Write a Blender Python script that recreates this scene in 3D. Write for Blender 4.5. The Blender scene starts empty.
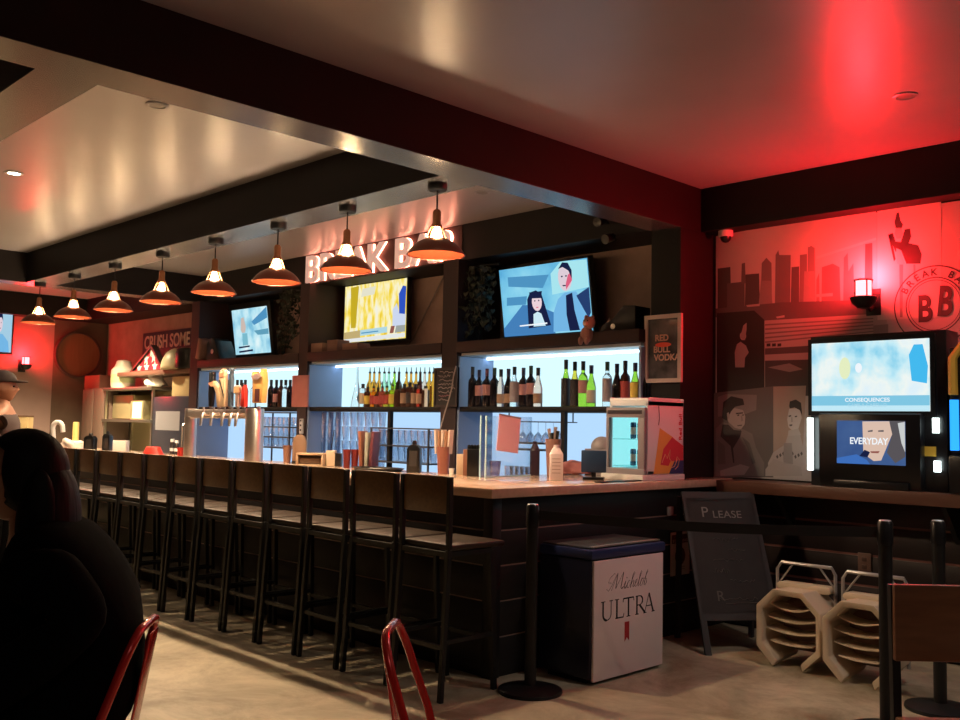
import bpy, bmesh, math, random
from mathutils import Vector, Matrix
random.seed(7)
PI = math.pi
SC = bpy.context.scene
COL = SC.collection

# ------------------------------------------------------------------ camera
CAM_H = 1.42
CX, CY, FPX = 480.0, 360.0, 957.66
_vl = Vector((-460 - CX, 408 - CY, FPX)).normalized()
_vr = Vector((1460 - CX, 445 - CY, FPX)).normalized()
_ax, _ay = -_vl, _vr
_az = _ax.cross(_ay)
RIGHT = Vector((_ax.x, _ay.x, _az.x))
DOWN = Vector((_ax.y, _ay.y, _az.y))
FWD = Vector((_ax.z, _ay.z, _az.z))
EYE = Vector((0, 0, CAM_H))
cam_data = bpy.data.cameras.new('camera')
cam = bpy.data.objects.new('camera', cam_data)
COL.objects.link(cam)
m = Matrix.Identity(4)
for i in range(3):
    m[i][0] = RIGHT[i]; m[i][1] = -DOWN[i]; m[i][2] = -FWD[i]; m[i][3] = EYE[i]
cam.matrix_world = m
cam_data.sensor_width = 36.0
cam_data.lens = FPX / 960.0 * 36.0
cam_data.clip_start = 0.05
SC.camera = cam

def at(px, py, X=None, Y=None, Z=None, D=None):
    """point of the room on a wall, counter or floor plane under a photo position"""
    d = RIGHT * (px - CX) + DOWN * (py - CY) + FWD * FPX
    if D is not None: return EYE + d * (D / FPX)
    if X is not None: t = X / d.x
    elif Y is not None: t = Y / d.y
    else: t = (Z - CAM_H) / d.z
    return EYE + d * t

# ------------------------------------------------------------------ world, exposure
W = bpy.data.worlds.new('world'); SC.world = W; W.use_nodes = True
W.node_tree.nodes['Background'].inputs[0].default_value = (0.9, 0.75, 0.65, 1)
W.node_tree.nodes['Background'].inputs[1].default_value = 0.01
SC.view_settings.view_transform = 'Standard'
SC.view_settings.look = 'None'
SC.view_settings.gamma = 1.0
SC.view_settings.use_curve_mapping = False
SC.view_settings.exposure = 0.08

BULB = 850.0        # pendant bulb emission, inside the shade
NECK = 115.0        # the part of the bulb seen through the cage
ROOM_W = 72.0       # each added room downlight, out of view, watts
RED_W = 75.0         # red wall lamps, watts
NICHE = 1.0         # backlit niche panel
LED = 9.0           # strip under the ledges
SCREEN = 0.92
HALO = 17.0         # added glow behind the sign letters, tinting the ceiling

def lamp(name, kind, loc, energy, color, **kw):
    l = bpy.data.lights.new(name, kind); l.energy = energy; l.color = color
    for k, v in kw.items(): setattr(l, k, v)
    o = bpy.data.objects.new(name, l); COL.objects.link(o); o.location = loc
    return o

WARM = (1.0, 0.66, 0.36)
# unseen downlights added to brighten the room (their fixtures are built with the ceiling)
UNSEEN_DOWNLIGHTS = [(-1.15, 4.75), (0.7, 0.3), (1.2, 4.9)]
for i, (x, y) in enumerate(UNSEEN_DOWNLIGHTS):
    lamp('downlight_lamp', 'SPOT', (x, y, 3.22), ROOM_W, (1.0, 0.86, 0.76), spot_size=2.5, spot_blend=0.8, shadow_soft_size=0.06)
lamp('downlight_lamp', 'SPOT', (-7.534, 2.433, 3.22), 40, (1.0, 0.8, 0.6), spot_size=2.4, spot_blend=0.8, shadow_soft_size=0.05)
lamp('downlight_lamp', 'SPOT', (-12.8, 4.9, 3.22), 1300, (1.0, 0.78, 0.45), spot_size=2.1, spot_blend=0.8, shadow_soft_size=0.06)  # unseen kitchen lamp, added to brighten the steel shelves

# ------------------------------------------------------------------ materials
_M = {}
def mat(name, col=(0.5, 0.5, 0.5), rough=0.5, metal=0.0, spec=0.5, emit=None, es=1.0, trans=0.0, var=None, vs=8.0, bump=0.0, bs=60.0,
        coat=0.0, stretch=None):
    if name in _M: return _M[name]
    M = bpy.data.materials.new(name); M.use_nodes = True
    nt = M.node_tree; b = nt.nodes['Principled BSDF']
    b.inputs['Base Color'].default_value = (*col, 1)
    b.inputs['Roughness'].default_value = rough
    b.inputs['Metallic'].default_value = metal
    b.inputs['Specular IOR Level'].default_value = spec
    b.inputs['Transmission Weight'].default_value = trans
    b.inputs['Coat Weight'].default_value = coat
    if emit:
        b.inputs['Emission Color'].default_value = (*emit, 1)
        b.inputs['Emission Strength'].default_value = es
    if var or bump:
        tc = nt.nodes.new('ShaderNodeTexCoord')
        mp = nt.nodes.new('ShaderNodeMapping')
        nt.links.new(tc.outputs['Object'], mp.inputs[0])
        if stretch: mp.inputs['Scale'].default_value = stretch
    if var:
        n = nt.nodes.new('ShaderNodeTexNoise'); n.inputs['Scale'].default_value = vs; n.inputs['Detail'].default_value = 5
        r = nt.nodes.new('ShaderNodeValToRGB')
        r.color_ramp.elements[0].position = 0.3; r.color_ramp.elements[1].position = 0.7
        r.color_ramp.elements[0].color = (*col, 1); r.color_ramp.elements[1].color = (*var, 1)
        nt.links.new(mp.outputs[0], n.inputs['Vector'])
        nt.links.new(n.outputs[0], r.inputs[0]); nt.links.new(r.outputs[0], b.inputs['Base Color'])
    if bump:
        n2 = nt.nodes.new('ShaderNodeTexNoise'); n2.inputs['Scale'].default_value = bs
        bp = nt.nodes.new('ShaderNodeBump'); bp.inputs['Strength'].default_value = bump; bp.inputs['Distance'].default_value = 0.01
        nt.links.new(mp.outputs[0], n2.inputs['Vector'])
        nt.links.new(n2.outputs[0], bp.inputs['Height']); nt.links.new(bp.outputs[0], b.inputs['Normal'])
    _M[name] = M
    return M

def glow(name, col, s):
    if name in _M: return _M[name]
    M = bpy.data.materials.new(name); M.use_nodes = True
    nt = M.node_tree; nt.nodes.clear()
    e = nt.nodes.new('ShaderNodeEmission'); e.inputs[0].default_value = (*col, 1); e.inputs[1].default_value = s
    o = nt.nodes.new('ShaderNodeOutputMaterial'); nt.links.new(e.outputs[0], o.inputs[0])
    _M[name] = M
    return M

def glow_noise(name, cols, s, scale=4.0, stretch=(1, 1, 1)):
    """a lit screen picture: soft patches of colour"""
    if name in _M: return _M[name]
    M = bpy.data.materials.new(name); M.use_nodes = True
    nt = M.node_tree; nt.nodes.clear()
    tc = nt.nodes.new('ShaderNodeTexCoord'); mp = nt.nodes.new('ShaderNodeMapping'); mp.inputs['Scale'].default_value = stretch
    n = nt.nodes.new('ShaderNodeTexNoise'); n.inputs['Scale'].default_value = scale; n.inputs['Detail'].default_value = 4
    r = nt.nodes.new('ShaderNodeValToRGB')
    el = r.color_ramp.elements
    while len(el) < len(cols): el.new(0.5)
    for i, c in enumerate(cols):
        el[i].position = 0.3 + 0.4 * i / (len(cols) - 1); el[i].color = (*c, 1)
    e = nt.nodes.new('ShaderNodeEmission'); e.inputs[1].default_value = s
    o = nt.nodes.new('ShaderNodeOutputMaterial')
    nt.links.new(tc.outputs['Object'], mp.inputs[0]); nt.links.new(mp.outputs[0], n.inputs['Vector'])
    nt.links.new(n.outputs[0], r.inputs[0]); nt.links.new(r.outputs[0], e.inputs[0]); nt.links.new(e.outputs[0], o.inputs[0])
    _M[name] = M
    return M

def clear(name, tint=(1, 1, 1), gloss=0.1, rim=0.5):
    """thin clear glass or acrylic: see-through, brighter gloss towards its edges"""
    if name in _M: return _M[name]
    M = bpy.data.materials.new(name); M.use_nodes = True
    nt = M.node_tree; nt.nodes.clear()
    t = nt.nodes.new('ShaderNodeBsdfTransparent'); t.inputs[0].default_value = (*tint, 1)
    g = nt.nodes.new('ShaderNodeBsdfGlossy'); g.inputs['Roughness'].default_value = 0.08
    lw = nt.nodes.new('ShaderNodeLayerWeight'); lw.inputs[0].default_value = 0.35
    mr = nt.nodes.new('ShaderNodeMapRange'); mr.inputs['To Min'].default_value = gloss; mr.inputs['To Max'].default_value = rim
    mx = nt.nodes.new('ShaderNodeMixShader'); o = nt.nodes.new('ShaderNodeOutputMaterial')
    nt.links.new(lw.outputs['Facing'], mr.inputs['Value']); nt.links.new(mr.outputs[0], mx.inputs[0])
    nt.links.new(t.outputs[0], mx.inputs[1]); nt.links.new(g.outputs[0], mx.inputs[2]); nt.links.new(mx.outputs[0], o.inputs[0])
    _M[name] = M
    return M

# ------------------------------------------------------------------ mesh helper
class MB:
    def __init__(s): s.v = []; s.f = []
    def add(s, vs, fs):
        n = len(s.v); s.v += [tuple(p) for p in vs]; s.f += [tuple(i + n for i in f) for f in fs]; return s
    def box(s, x0, x1, y0, y1, z0, z1, M=None):
        vs = [Vector((x, y, z)) for z in (z0, z1) for y in (y0, y1) for x in (x0, x1)]
        if M: vs = [M @ v for v in vs]
        return s.add(vs, [(0, 2, 3, 1), (4, 5, 7, 6), (0, 1, 5, 4), (2, 6, 7, 3), (0, 4, 6, 2), (1, 3, 7, 5)])
    def bar(s, a, b, w, h=None, up=Vector((0, 0, 1))):
        """square bar between two points"""
        a, b = Vector(a), Vector(b); h = h or w
        d = (b - a).normalized(); u = Vector(up)
        if abs(d.dot(u)) > 0.98: u = Vector((0, 1, 0))
        r = d.cross(u).normalized(); u = r.cross(d)
        vs = [p + r * (sx * w / 2) + u * (sy * h / 2) for p in (a, b) for sx, sy in ((-1, -1), (1, -1), (1, 1), (-1, 1))]
        return s.add(vs, [(3, 2, 1, 0), (4, 5, 6, 7), (0, 1, 5, 4), (1, 2, 6, 5), (2, 3, 7, 6), (3, 0, 4, 7)])
    def tube(s, pts, r, n=8, closed=False):
        pts = [Vector(p) for p in pts]; k = len(pts)
        rs = r if isinstance(r, (list, tuple)) else [r] * k
        rings = []; prev = None
        for i, p in enumerate(pts):
            if closed: d = pts[(i + 1) % k] - pts[i - 1]
            else: d = pts[min(i + 1, k - 1)] - pts[max(i - 1, 0)]
            d.normalize()
            if prev is None:
                a = Vector((0, 0, 1)) if abs(d.z) < 0.9 else Vector((1, 0, 0))
                u = d.cross(a).normalized()
            else:
                u = (prev - d * prev.dot(d)).normalized()
            prev = u; w = d.cross(u)
            rings.append([p + (u * math.cos(2 * PI * j / n) + w * math.sin(2 * PI * j / n)) * rs[i] for j in range(n)])
        vs = [q for g in rings for q in g]; fs = []
        for i in range(k if closed else k - 1):
            i2 = (i + 1) % k
            for j in range(n):
                j2 = (j + 1) % n
                fs.append((i * n + j, i * n + j2, i2 * n + j2, i2 * n + j))
        if not closed: fs += [tuple(range(n - 1, -1, -1)), tuple((k - 1) * n + j for j in range(n))]
        return s.add(vs, fs)
    def lathe(s, prof, n=20, c=(0, 0, 0), cap=True, M=None, sx=1.0, sy=1.0):
        c = Vector(c); vs = []; fs = []; k = len(prof)
        for r, z in prof:
            for j in range(n):
                p = Vector((r * sx * math.cos(2 * PI * j / n), r * sy * math.sin(2 * PI * j / n), z))
                vs.append((M @ p if M else p) + c)
        for i in range(k - 1):
            for j in range(n):
                j2 = (j + 1) % n
                fs.append((i * n + j, i * n + j2, (i + 1) * n + j2, (i + 1) * n + j))
        if cap: fs += [tuple(range(n - 1, -1, -1)), tuple((k - 1) * n + j for j in range(n))]
        return s.add(vs, fs)
    def prism(s, poly, o, u, v, w, d):
        """polygon in the plane (u, v) at o, thickened by d along w"""
        o, u, v, w = Vector(o), Vector(u), Vector(v), Vector(w); n = len(poly)
        a = [o + u * x + v * y for x, y in poly]
        vs = a + [p + w * d for p in a]
        return s.add(vs, [tuple(range(n - 1, -1, -1)), tuple(range(n, 2 * n))] + [(i, (i + 1) % n, (i + 1) % n + n, i + n) for i in range(n)])
    def poly(s, pts): return s.add(pts, [tuple(range(len(pts)))])
    def build(s, name, material, parent=None, smooth=False, bevel=0.0, seg=2, loc=None, subsurf=0):
        me = bpy.data.meshes.new(name); me.from_pydata(s.v, [], s.f)
        bm = bmesh.new(); bm.from_mesh(me)
        bmesh.ops.recalc_face_normals(bm, faces=bm.faces)
        if bevel:
            es = [e for e in bm.edges if len(e.link_faces) == 2 and e.calc_face_angle(0) > 0.5]
            bmesh.ops.bevel(bm, geom=es, offset=bevel, segments=seg, profile=0.5, affect='EDGES', clamp_overlap=True)
        bm.to_mesh(me); bm.free()
        if smooth or bevel:
            me.polygons.foreach_set('use_smooth', [True] * len(me.polygons))
            me.set_sharp_from_angle(angle=math.radians(38))
        me.materials.append(material)
        o = bpy.data.objects.new(name, me); COL.objects.link(o)
        if parent: o.parent = parent
        if loc: o.location = loc
        if subsurf:
            sm = o.modifiers.new('s', 'SUBSURF'); sm.levels = sm.render_levels = subsurf
        return o

def tag(o, label, cat, group=None, kind=None):
    o['label'] = label; o['category'] = cat
    if group: o['group'] = group
    if kind: o['kind'] = kind
    return o
def thing(name, label, cat, loc=(0, 0, 0), rz=0.0, group=None):
    o = bpy.data.objects.new(name, None); COL.objects.link(o)
    o.empty_display_size = 0.1
    o.location = loc; o.rotation_euler = (0, 0, rz)
    return tag(o, label, cat, group)
def struct(mb, name, material, **kw):
    o = mb.build(name, material, **kw); o['kind'] = 'structure'; return o
def dup(o, parent=None):
    c = o.copy(); COL.objects.link(c)
    if parent: c.parent = parent
    for ch in list(o.children): dup(ch, c)
    return c
def copy_thing(o, loc, rz=None, label=None, group=None):
    c = dup(o); c.location = loc
    if rz is not None: c.rotation_euler = (0, 0, rz)
    if label: c['label'] = label
    if group: c['group'] = group
    return c
ORD = ['first', 'second', 'third', 'fourth', 'fifth', 'sixth', 'seventh', 'eighth', 'ninth', 'tenth', 'eleventh', 'twelfth',
       'thirteenth', 'fourteenth', 'fifteenth', 'sixteenth', 'seventeenth', 'eighteenth', 'nineteenth', 'twentieth']

def text(name, s, material, parent, o, r, u, height=None, width=None, extrude=0.002, shear=0.0, bold=0.0, align='CENTER'):
    """lettering as a mesh: o is the middle (or start) of its baseline, r and u the reading and up directions"""
    cu = bpy.data.curves.new('lettering', 'FONT'); cu.body = s; cu.align_x = align
    cu.extrude = 0.5; cu.shear = shear; cu.offset = bold
    t = bpy.data.objects.new('lettering', cu); COL.objects.link(t)
    dg = bpy.context.evaluated_depsgraph_get(); dg.update()
    me = bpy.data.meshes.new_from_object(t.evaluated_get(dg))
    bpy.data.objects.remove(t)
    xs = [v.co.x for v in me.vertices]; ys = [v.co.y for v in me.vertices]
    y0 = 0.0; H = max(ys); Wd = max(xs) - min(xs)
    sy = (height / H) if height else (width / Wd); sx = (width / Wd) if width else sy
    r, u, o = Vector(r).normalized(), Vector(u).normalized(), Vector(o); n = r.cross(u)
    for v in me.vertices:
        v.co = o + r * (v.co.x * sx) + u * (v.co.y * sy) + n * ((v.co.z + 0.5) * extrude)
    me.name = name; me.materials.clear(); me.materials.append(material)
    ob = bpy.data.objects.new(name, me); COL.objects.link(ob)
    if parent: ob.parent = parent
    return ob

# ------------------------------------------------------------------ common materials
BLACKP = mat('black_paint', (0.007, 0.006, 0.0065), 0.6, spec=0.25, var=(0.010, 0.008, 0.009), vs=3)
BEAM = mat('beam_paint', (0.009, 0.007, 0.0075), 0.6, spec=0.3, var=(0.012, 0.009, 0.0095), vs=2)
UNDER = mat('beam_underside', (0.065, 0.065, 0.072), 0.27, spec=0.9, var=(0.075, 0.075, 0.08), vs=4)
CEIL = mat('ceiling_paint', (0.32, 0.31, 0.345), 0.34, spec=0.9, var=(0.36, 0.35, 0.385), vs=1.6, bump=0.03, bs=5)
BLACKM = mat('black_metal', (0.008, 0.008, 0.009), 0.45, 0.0, spec=0.35)
STEEL = mat('steel', (0.78, 0.73, 0.70), 0.36, 1.0)
DULLSTEEL = mat('dull_steel', (0.55, 0.53, 0.48), 0.38, 1.0)
PLAST = mat('black_plastic', (0.008, 0.008, 0.009), 0.3)
WHITE = mat('white_paint', (0.75, 0.74, 0.74), 0.5)
PAPER = mat('white_paper', (0.72, 0.70, 0.68), 0.7)
DARKWOOD = mat('dark_boards', (0.010, 0.009, 0.010), 0.45, spec=0.35, var=(0.015, 0.013, 0.014), vs=6, stretch=(0.3, 0.3, 6), bump=0.05, bs=30)
BROWNWALL = mat('brown_plaster', (0.28, 0.19, 0.165), 0.75, var=(0.42, 0.29, 0.25), vs=3.5, bump=0.1, bs=25)
SEATWOOD = mat('seat_wood', (0.10, 0.05, 0.022), 0.38, var=(0.14, 0.075, 0.032), vs=7, stretch=(6, 0.6, 6))
REDPAINT = mat('red_metal', (0.55, 0.02, 0.015), 0.25, 0.25, coat=0.5)
RED = mat('red_plastic', (0.62, 0.03, 0.02), 0.4)

# ------------------------------------------------------------------ setting
FL = bpy.data.materials.new('polished_concrete'); FL.use_nodes = True
nt = FL.node_tree; b = nt.nodes['Principled BSDF']
tc = nt.nodes.new('ShaderNodeTexCoord')
n1 = nt.nodes.new('ShaderNodeTexNoise'); n1.inputs['Scale'].default_value = 1.7; n1.inputs['Detail'].default_value = 12; n1.inputs['Roughness'].default_value = 0.72; n1.inputs['Distortion'].default_value = 0.7
r1 = nt.nodes.new('ShaderNodeValToRGB')
r1.color_ramp.elements[0].position = 0.36; r1.color_ramp.elements[0].color = (0.25, 0.20, 0.13, 1)
r1.color_ramp.elements[1].position = 0.64; r1.color_ramp.elements[1].color = (0.56, 0.49, 0.36, 1)
n2 = nt.nodes.new('ShaderNodeTexNoise'); n2.inputs['Scale'].default_value = 9; n2.inputs['Detail'].default_value = 6
mr = nt.nodes.new('ShaderNodeMapRange'); mr.inputs['To Min'].default_value = 0.28; mr.inputs['To Max'].default_value = 0.55
nt.links.new(tc.outputs['Object'], n1.inputs[0]); nt.links.new(tc.outputs['Object'], n2.inputs[0])
nt.links.new(n1.outputs[0], r1.inputs[0]); nt.links.new(r1.outputs[0], b.inputs['Base Color'])
nt.links.new(n2.outputs[0], mr.inputs['Value']); nt.links.new(mr.outputs[0], b.inputs['Roughness'])
struct(MB().box(-15.2, 3, -4, 6.6, -0.1, 0), 'floor', FL)

WY = 6.38      # wall behind the bar and the mural
PX0, PX1 = -4.23, -3.97
struct(MB().box(-15.2, 3, -4, 6.6, 3.25, 3.35), 'ceiling', CEIL)
DARKWALL = mat('dark_wall_paint', (0.035, 0.028, 0.028), 0.6, var=(0.05, 0.04, 0.038), vs=2)
struct(MB().box(PX0, 3, WY, WY + 0.15, 0, 3.25), 'wall_back', DARKWALL)
struct(MB().box(-15.2, PX0, WY, WY + 0.15, 0, 3.25), 'wall_back_bar', BROWNWALL)
struct(MB().box(2.9, 3.0, -4, WY, 0, 3.25), 'wall_right', DARKWALL)
struct(MB().box(-15.2, 3, -4.1, -4, 0, 3.25), 'wall_front', DARKWALL)
REDWALL = mat('dusty_red_wall', (0.30, 0.21, 0.21), 0.6, var=(0.36, 0.25, 0.24), vs=2)
struct(MB().box(-15.2, -15.0, -4, 5.55, 0, 3.25), 'wall_left', REDWALL)
struct(MB().box(-15.2, -15.0, 5.55, WY, 0, 3.25), 'wall_left_kitchen', mat('kitchen_wall', (0.10, 0.065, 0.05), 0.7, var=(0.14, 0.09, 0.07), vs=3))

BZ = 2.92
def beam(name, x0, x1, y0, y1):
    o = struct(MB().box(x0, x1, y0, y1, BZ, 3.25), name, BEAM)
    u = MB().box(x0, x1, y0, y1, BZ - 0.004, BZ).build('underside', UNDER, o)
    return o
beam('beam_long', PX0, PX1, -4, 6.2)
beam('beam_pendants', -11.1, PX0, 3.77, 4.085)
beam('beam_front', -11.1, PX0, 1.43, 1.70)
beam('beam_end', -11.36, -11.1, -4, 5.9)
struct(MB().box(-15, PX0, 5.9, WY, BZ, 3.25), 'soffit_bar', BLACKP)
struct(MB().box(PX1, 3, 6.2, WY, BZ, 3.25), 'soffit_mural', BLACKP)
struct(MB().box(-15.0, -14.7, -4, 5.9, BZ, 3.25), 'soffit_left', BLACKP)
struct(MB().box(PX0, PX1, 5.93, WY, 0, BZ), 'pillar', BLACKP)
PIL = [(-6.46, -6.26), (-8.77, -8.6), (-11.2, -11.0)]
for i, (a, c) in enumerate(PIL):
    struct(MB().box(a, c, 5.83, WY, 0, BZ), 'pillar_bar', mat('maroon_post', (0.032, 0.018, 0.02), 0.55, spec=0.3))
# low boarded wall under the mural
wb = MB()
for k in range(5):
    wb.box(PX1, 3, 6.345, WY, 0.02 + k * 0.2, 0.206 + k * 0.2)
w_o = struct(wb, 'wainscot_back', mat('wainscot', (0.022, 0.014, 0.016), 0.45), bevel=0.004)
for k in range(1, 5): MB().box(PX1, 3, 6.35, WY, 0.004 + k * 0.2, 0.022 + k * 0.2).build('groove_highlight', mat('highlight_red', (0.22, 0.09, 0.08), 0.5), w_o)  # reddish strips paint the lit edges of the boards

# recessed ceiling fixtures
def can_light(x, y, z, label, lit=False):
    t = thing('recessed_light', label, 'ceiling light', (x, y, z), 0, 'recessed ceiling lights')
    MB().lathe([(0.045, 0.0), (0.066, -0.001), (0.068, -0.005), (0.05, -0.008), (0.043, -0.003)], 24, cap=False).build('trim_ring', WHITE if lit else CEIL, t, smooth=True)
    MB().lathe([(0.0001, -0.003), (0.047, -0.003)], 24, cap=False).build('lens', glow('can_lit', (1, 0.85, 0.6), 30) if lit else mat('can_dark', (0.22, 0.20, 0.20), 0.3), t)
can_light(-7.534, 2.433, 3.25, 'glowing recessed light in ceiling bay above pendant beam', True)
can_light(-5.244, 2.457, 3.25, 'unlit recessed ceiling light in bay beside long dark beam')
can_light(-2.039, 5.18, 3.25, 'unlit recessed light in red-lit ceiling above the mural')
can_light(-5.294, 5.164, 3.25, 'unlit recessed light in ceiling above wine bottle bay')
can_light(-6.88, 4.672, 3.25, 'unlit recessed light in ceiling over middle of bar')
for i, (x, y) in enumerate(UNSEEN_DOWNLIGHTS):
    can_light(x, y, 3.25, 'unseen recessed light added to brighten the room, %s one' % ORD[i], True)
can_light(-12.8, 4.9, 3.25, 'unseen recessed light added over the kitchen at bar end', True)

# ------------------------------------------------------------------ bar counter
TOPZ = 1.07
bar = thing('bar_counter', 'long dark boarded bar with pale wood top turning the corner to the pillar', 'bar counter', (-3.86, 3.9, 0))
o0 = Vector((-3.86, 3.9, 0))
def L(x, y, z): return (x - o0.x, y - o0.y, z)
TOPW = mat('counter_wood', (0.58, 0.40, 0.29), 0.22, var=(0.68, 0.49, 0.36), vs=5, stretch=(0.4, 5, 5), coat=0.3)
outline = [(-11.8, 3.83), (-3.80, 3.83), (-3.80, 6.375), (-3.965, 6.375), (-3.965, 5.925), (-4.22, 5.925), (-4.22, 5.70), (-4.78, 5.70), (-4.78, 4.78), (-11.8, 4.78)]
MB().prism([(x - o0.x, y - o0.y) for x, y in outline], (0, 0, TOPZ - 0.055), (1, 0, 0), (0, 1, 0), (0, 0, 1), 0.055).build('counter_top', TOPW, bar, bevel=0.006)
fp = MB()
for k in range(5):
    fp.box(-7.9, 0, 0, 0.05, 0.03 + k * 0.2, 0.222 + k * 0.2)
fp.box(-7.9, 0, 0.01, 0.05, 0.0, 1.015)
fp.build('front_panel', DARKWOOD, bar, bevel=0.004)
HIGHLIGHT = mat('highlight_brown', (0.38, 0.24, 0.20), 0.5)  # paler strips put the lit board edges into the colour
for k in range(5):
    MB().box(-7.9, 0, 0.006, 0.03, 0.221 + k * 0.2, 0.231 + k * 0.2 if k < 4 else 0.226 + k * .2).build('groove_highlight', HIGHLIGHT, bar)
    MB().box(-0.03, -0.006, 0.06, 2.46, 0.221 + k * 0.2, 0.231 + k * 0.2 if k < 4 else 0.226 + k * .2).build('groove_highlight', HIGHLIGHT, bar)
sp = MB()
for k in range(5):
    sp.box(-0.05, 0.0, 0.06, 2.46, 0.03 + k * 0.2, 0.222 + k * 0.2)
sp.box(-0.05, -0.01, 0.05, 2.46, 0, 1.015)
sp.build('side_panel', DARKWOOD, bar, bevel=0.004)
MB().box(-0.07, 0.004, -0.004, 0.07, 0, 1.014).build('corner_post', DARKWOOD, bar, bevel=0.003)
ft = MB()
ft.tube([(-6.5, -0.0, 0.16), (-0.2, -0.0, 0.16)], 0.001, 6)
# inner wall of the bar
MB().box(-7.9, -0.86, 0.82, 0.85, 0, 1.015).build('inner_panel', BLACKP, bar)

# ------------------------------------------------------------------ bar stools
def make_stool():
    t = thing('bar_stool', '', 'bar stool', (0, 0, 0), 0)
    # local: x along the bar, +y towards it
    def legpath(sx, pts, name):
        mb = MB()
        for a, b in zip(pts, pts[1:]):
            mb.bar((sx * a[0], a[1], a[2]), (sx * b[0], b[1], b[2]), 0.028, 0.028, up=Vector((0, 1, 0)))
        return mb.build(name, BLACKM, t, bevel=0.003, seg=1)
    for s in (-1, 1):
        legpath(s, [(0.195, -0.215, 0), (0.19, -0.172, 0.77), (0.19, -0.172, 1.15)], 'leg')
        legpath(s, [(0.19, 0.18, 0), (0.175, 0.15, 0.75)], 'leg')
    MB().box(-0.20, 0.20, -0.16, 0.24, 0.765, 0.797).build('seat', mat('shaded_seat_wood', (0.022, 0.011, 0.006), 0.45, var=(0.032, 0.017, 0.009), vs=7, stretch=(6, .6, 6)), t, bevel=0.008)  # darker copy of the seat wood, shade put into the colour
    fr = MB()
    for a, b in (((-.18, -.17, .748), (.18, -.17, .748)), ((-.18, .15, .748), (.18, .15, .748)), ((-.18, -.17, .748), (-.18, .15, .748)), ((.18, -.17, .748), (.18, .15, .748))):
        fr.bar(a, b, 0.025)
    fr.build('seat_frame', BLACKM, t)
    for a, b in (((-.192, -.19, .27), (.192, -.19, .27)), ((-.185, .17, .27), (.185, .17, .27)), ((-.19, -.19, .30), (-.185, .17, .30)), ((.19, -.19, .30), (.185, .17, .30))):
        MB().bar(a, b, 0.022).build('rung', BLACKM, t)
    R = Matrix.Translation((0, -0.166, 1.055))
    MB().box(-0.178, 0.178, -0.012, 0.012, -0.098, 0.098, R).build('backrest', SEATWOOD, t, bevel=0.006)
    return t
SX0, SPITCH, NST = -3.90, 0.447, 15
st0 = make_stool()
for k in range(NST):
    x = SX0 - SPITCH * k
    lab = ('dark metal bar stool with wooden back, %s from the bar corner' % ORD[k]) if k else 'dark metal bar stool with wooden back at the bar corner'
    if k == 0: st0.location = (x, 3.60, 0); st0['label'] = lab; st0['group'] = 'stools along the bar'
    else: copy_thing(st0, (x, 3.60, 0), [0, .02, -.02, .01][k % 4], lab, 'stools along the bar')

# ------------------------------------------------------------------ pendants
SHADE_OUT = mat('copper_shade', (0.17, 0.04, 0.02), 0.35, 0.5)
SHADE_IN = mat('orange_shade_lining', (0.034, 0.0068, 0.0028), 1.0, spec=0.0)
BULBM = glow('bulb', (1.0, 0.72, 0.44), BULB)
def make_pendant():
    t = thing('pendant_lamp', '', 'pendant lamp', (0, 0, BZ - 0.004))
    # canopy, cord, socket, cage, bulb and shade hang below the beam
    MB().lathe([(0.0, -0.045), (0.055, -0.045), (0.062, -0.035), (0.062, 0.0), (0, 0.0)], 24, cap=False).build('canopy', BLACKM, t, smooth=True)
    MB().tube([(0, 0, -0.04), (0, 0, -0.2)], 0.005, 8).build('cord', BLACKM, t)
    MB().lathe([(0, -0.165), (0.018, -0.165), (0.026, -0.18), (0.026, -0.25), (0.034, -0.262), (0.034, -0.275), (0, -0.275)], 16, cap=False).build('socket', mat('copper', (0.45, 0.2, 0.1), 0.3, 0.9), t, smooth=True)
    cg = MB()
    for j in range(6):
        a = j * PI / 3
        cg.tube([(0.034 * math.cos(a), 0.034 * math.sin(a), -0.27), (0.066 * math.cos(a), 0.066 * math.sin(a), -0.352)], 0.0035, 6)
    cg.tube([(0.068 * math.cos(j * PI / 12), 0.068 * math.sin(j * PI / 12), -0.352) for j in range(24)], 0.005, 6, True)
    cg.build('cage', mat('copper', (0.45, 0.2, 0.1)), t)
    MB().lathe([(0.0, -0.276), (0.014, -0.276), (0.02, -0.29), (0.030, -0.32), (0.040, -0.350)], 16, cap=False).build('bulb_neck', glow('bulb_neck', (1.0, 0.66, 0.34), NECK), t, smooth=True)
    MB().lathe([(0.040, -0.350), (0.050, -0.362), (0.054, -0.378), (0.050, -0.395), (0.028, -0.410), (0.0, -0.413)], 16, cap=False).build('bulb', BULBM, t, smooth=True)
    prof = [(0.050, -0.347), (0.085, -0.356), (0.122, -0.376), (0.150, -0.402), (0.167, -0.424), (0.176, -0.440)]
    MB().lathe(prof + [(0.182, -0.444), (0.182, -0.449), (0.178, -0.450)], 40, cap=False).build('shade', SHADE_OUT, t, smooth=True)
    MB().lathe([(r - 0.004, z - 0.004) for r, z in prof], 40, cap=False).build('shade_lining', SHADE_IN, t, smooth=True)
    return t
PY = 3.89
PEND = [at(px, 250, Y=PY).x for px in (436, 346.5, 277.5, 215.5, 163, 116, 76, 42)]
p0 = make_pendant()
for k, x in enumerate(PEND):
    lab = 'lit copper dome pendant over the bar, ' + ('nearest the bar corner' if k == 0 else 'at the far kitchen end' if k == 7 else '%s from the bar corner' % ORD[k])
    if k == 0: p0.location.x = x; p0.location.y = PY; p0['label'] = lab; p0['group'] = 'copper pendants over the bar'
    else: copy_thing(p0, (x, PY, BZ - 0.004), 0.3 * k, lab, 'copper pendants over the bar')

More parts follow.
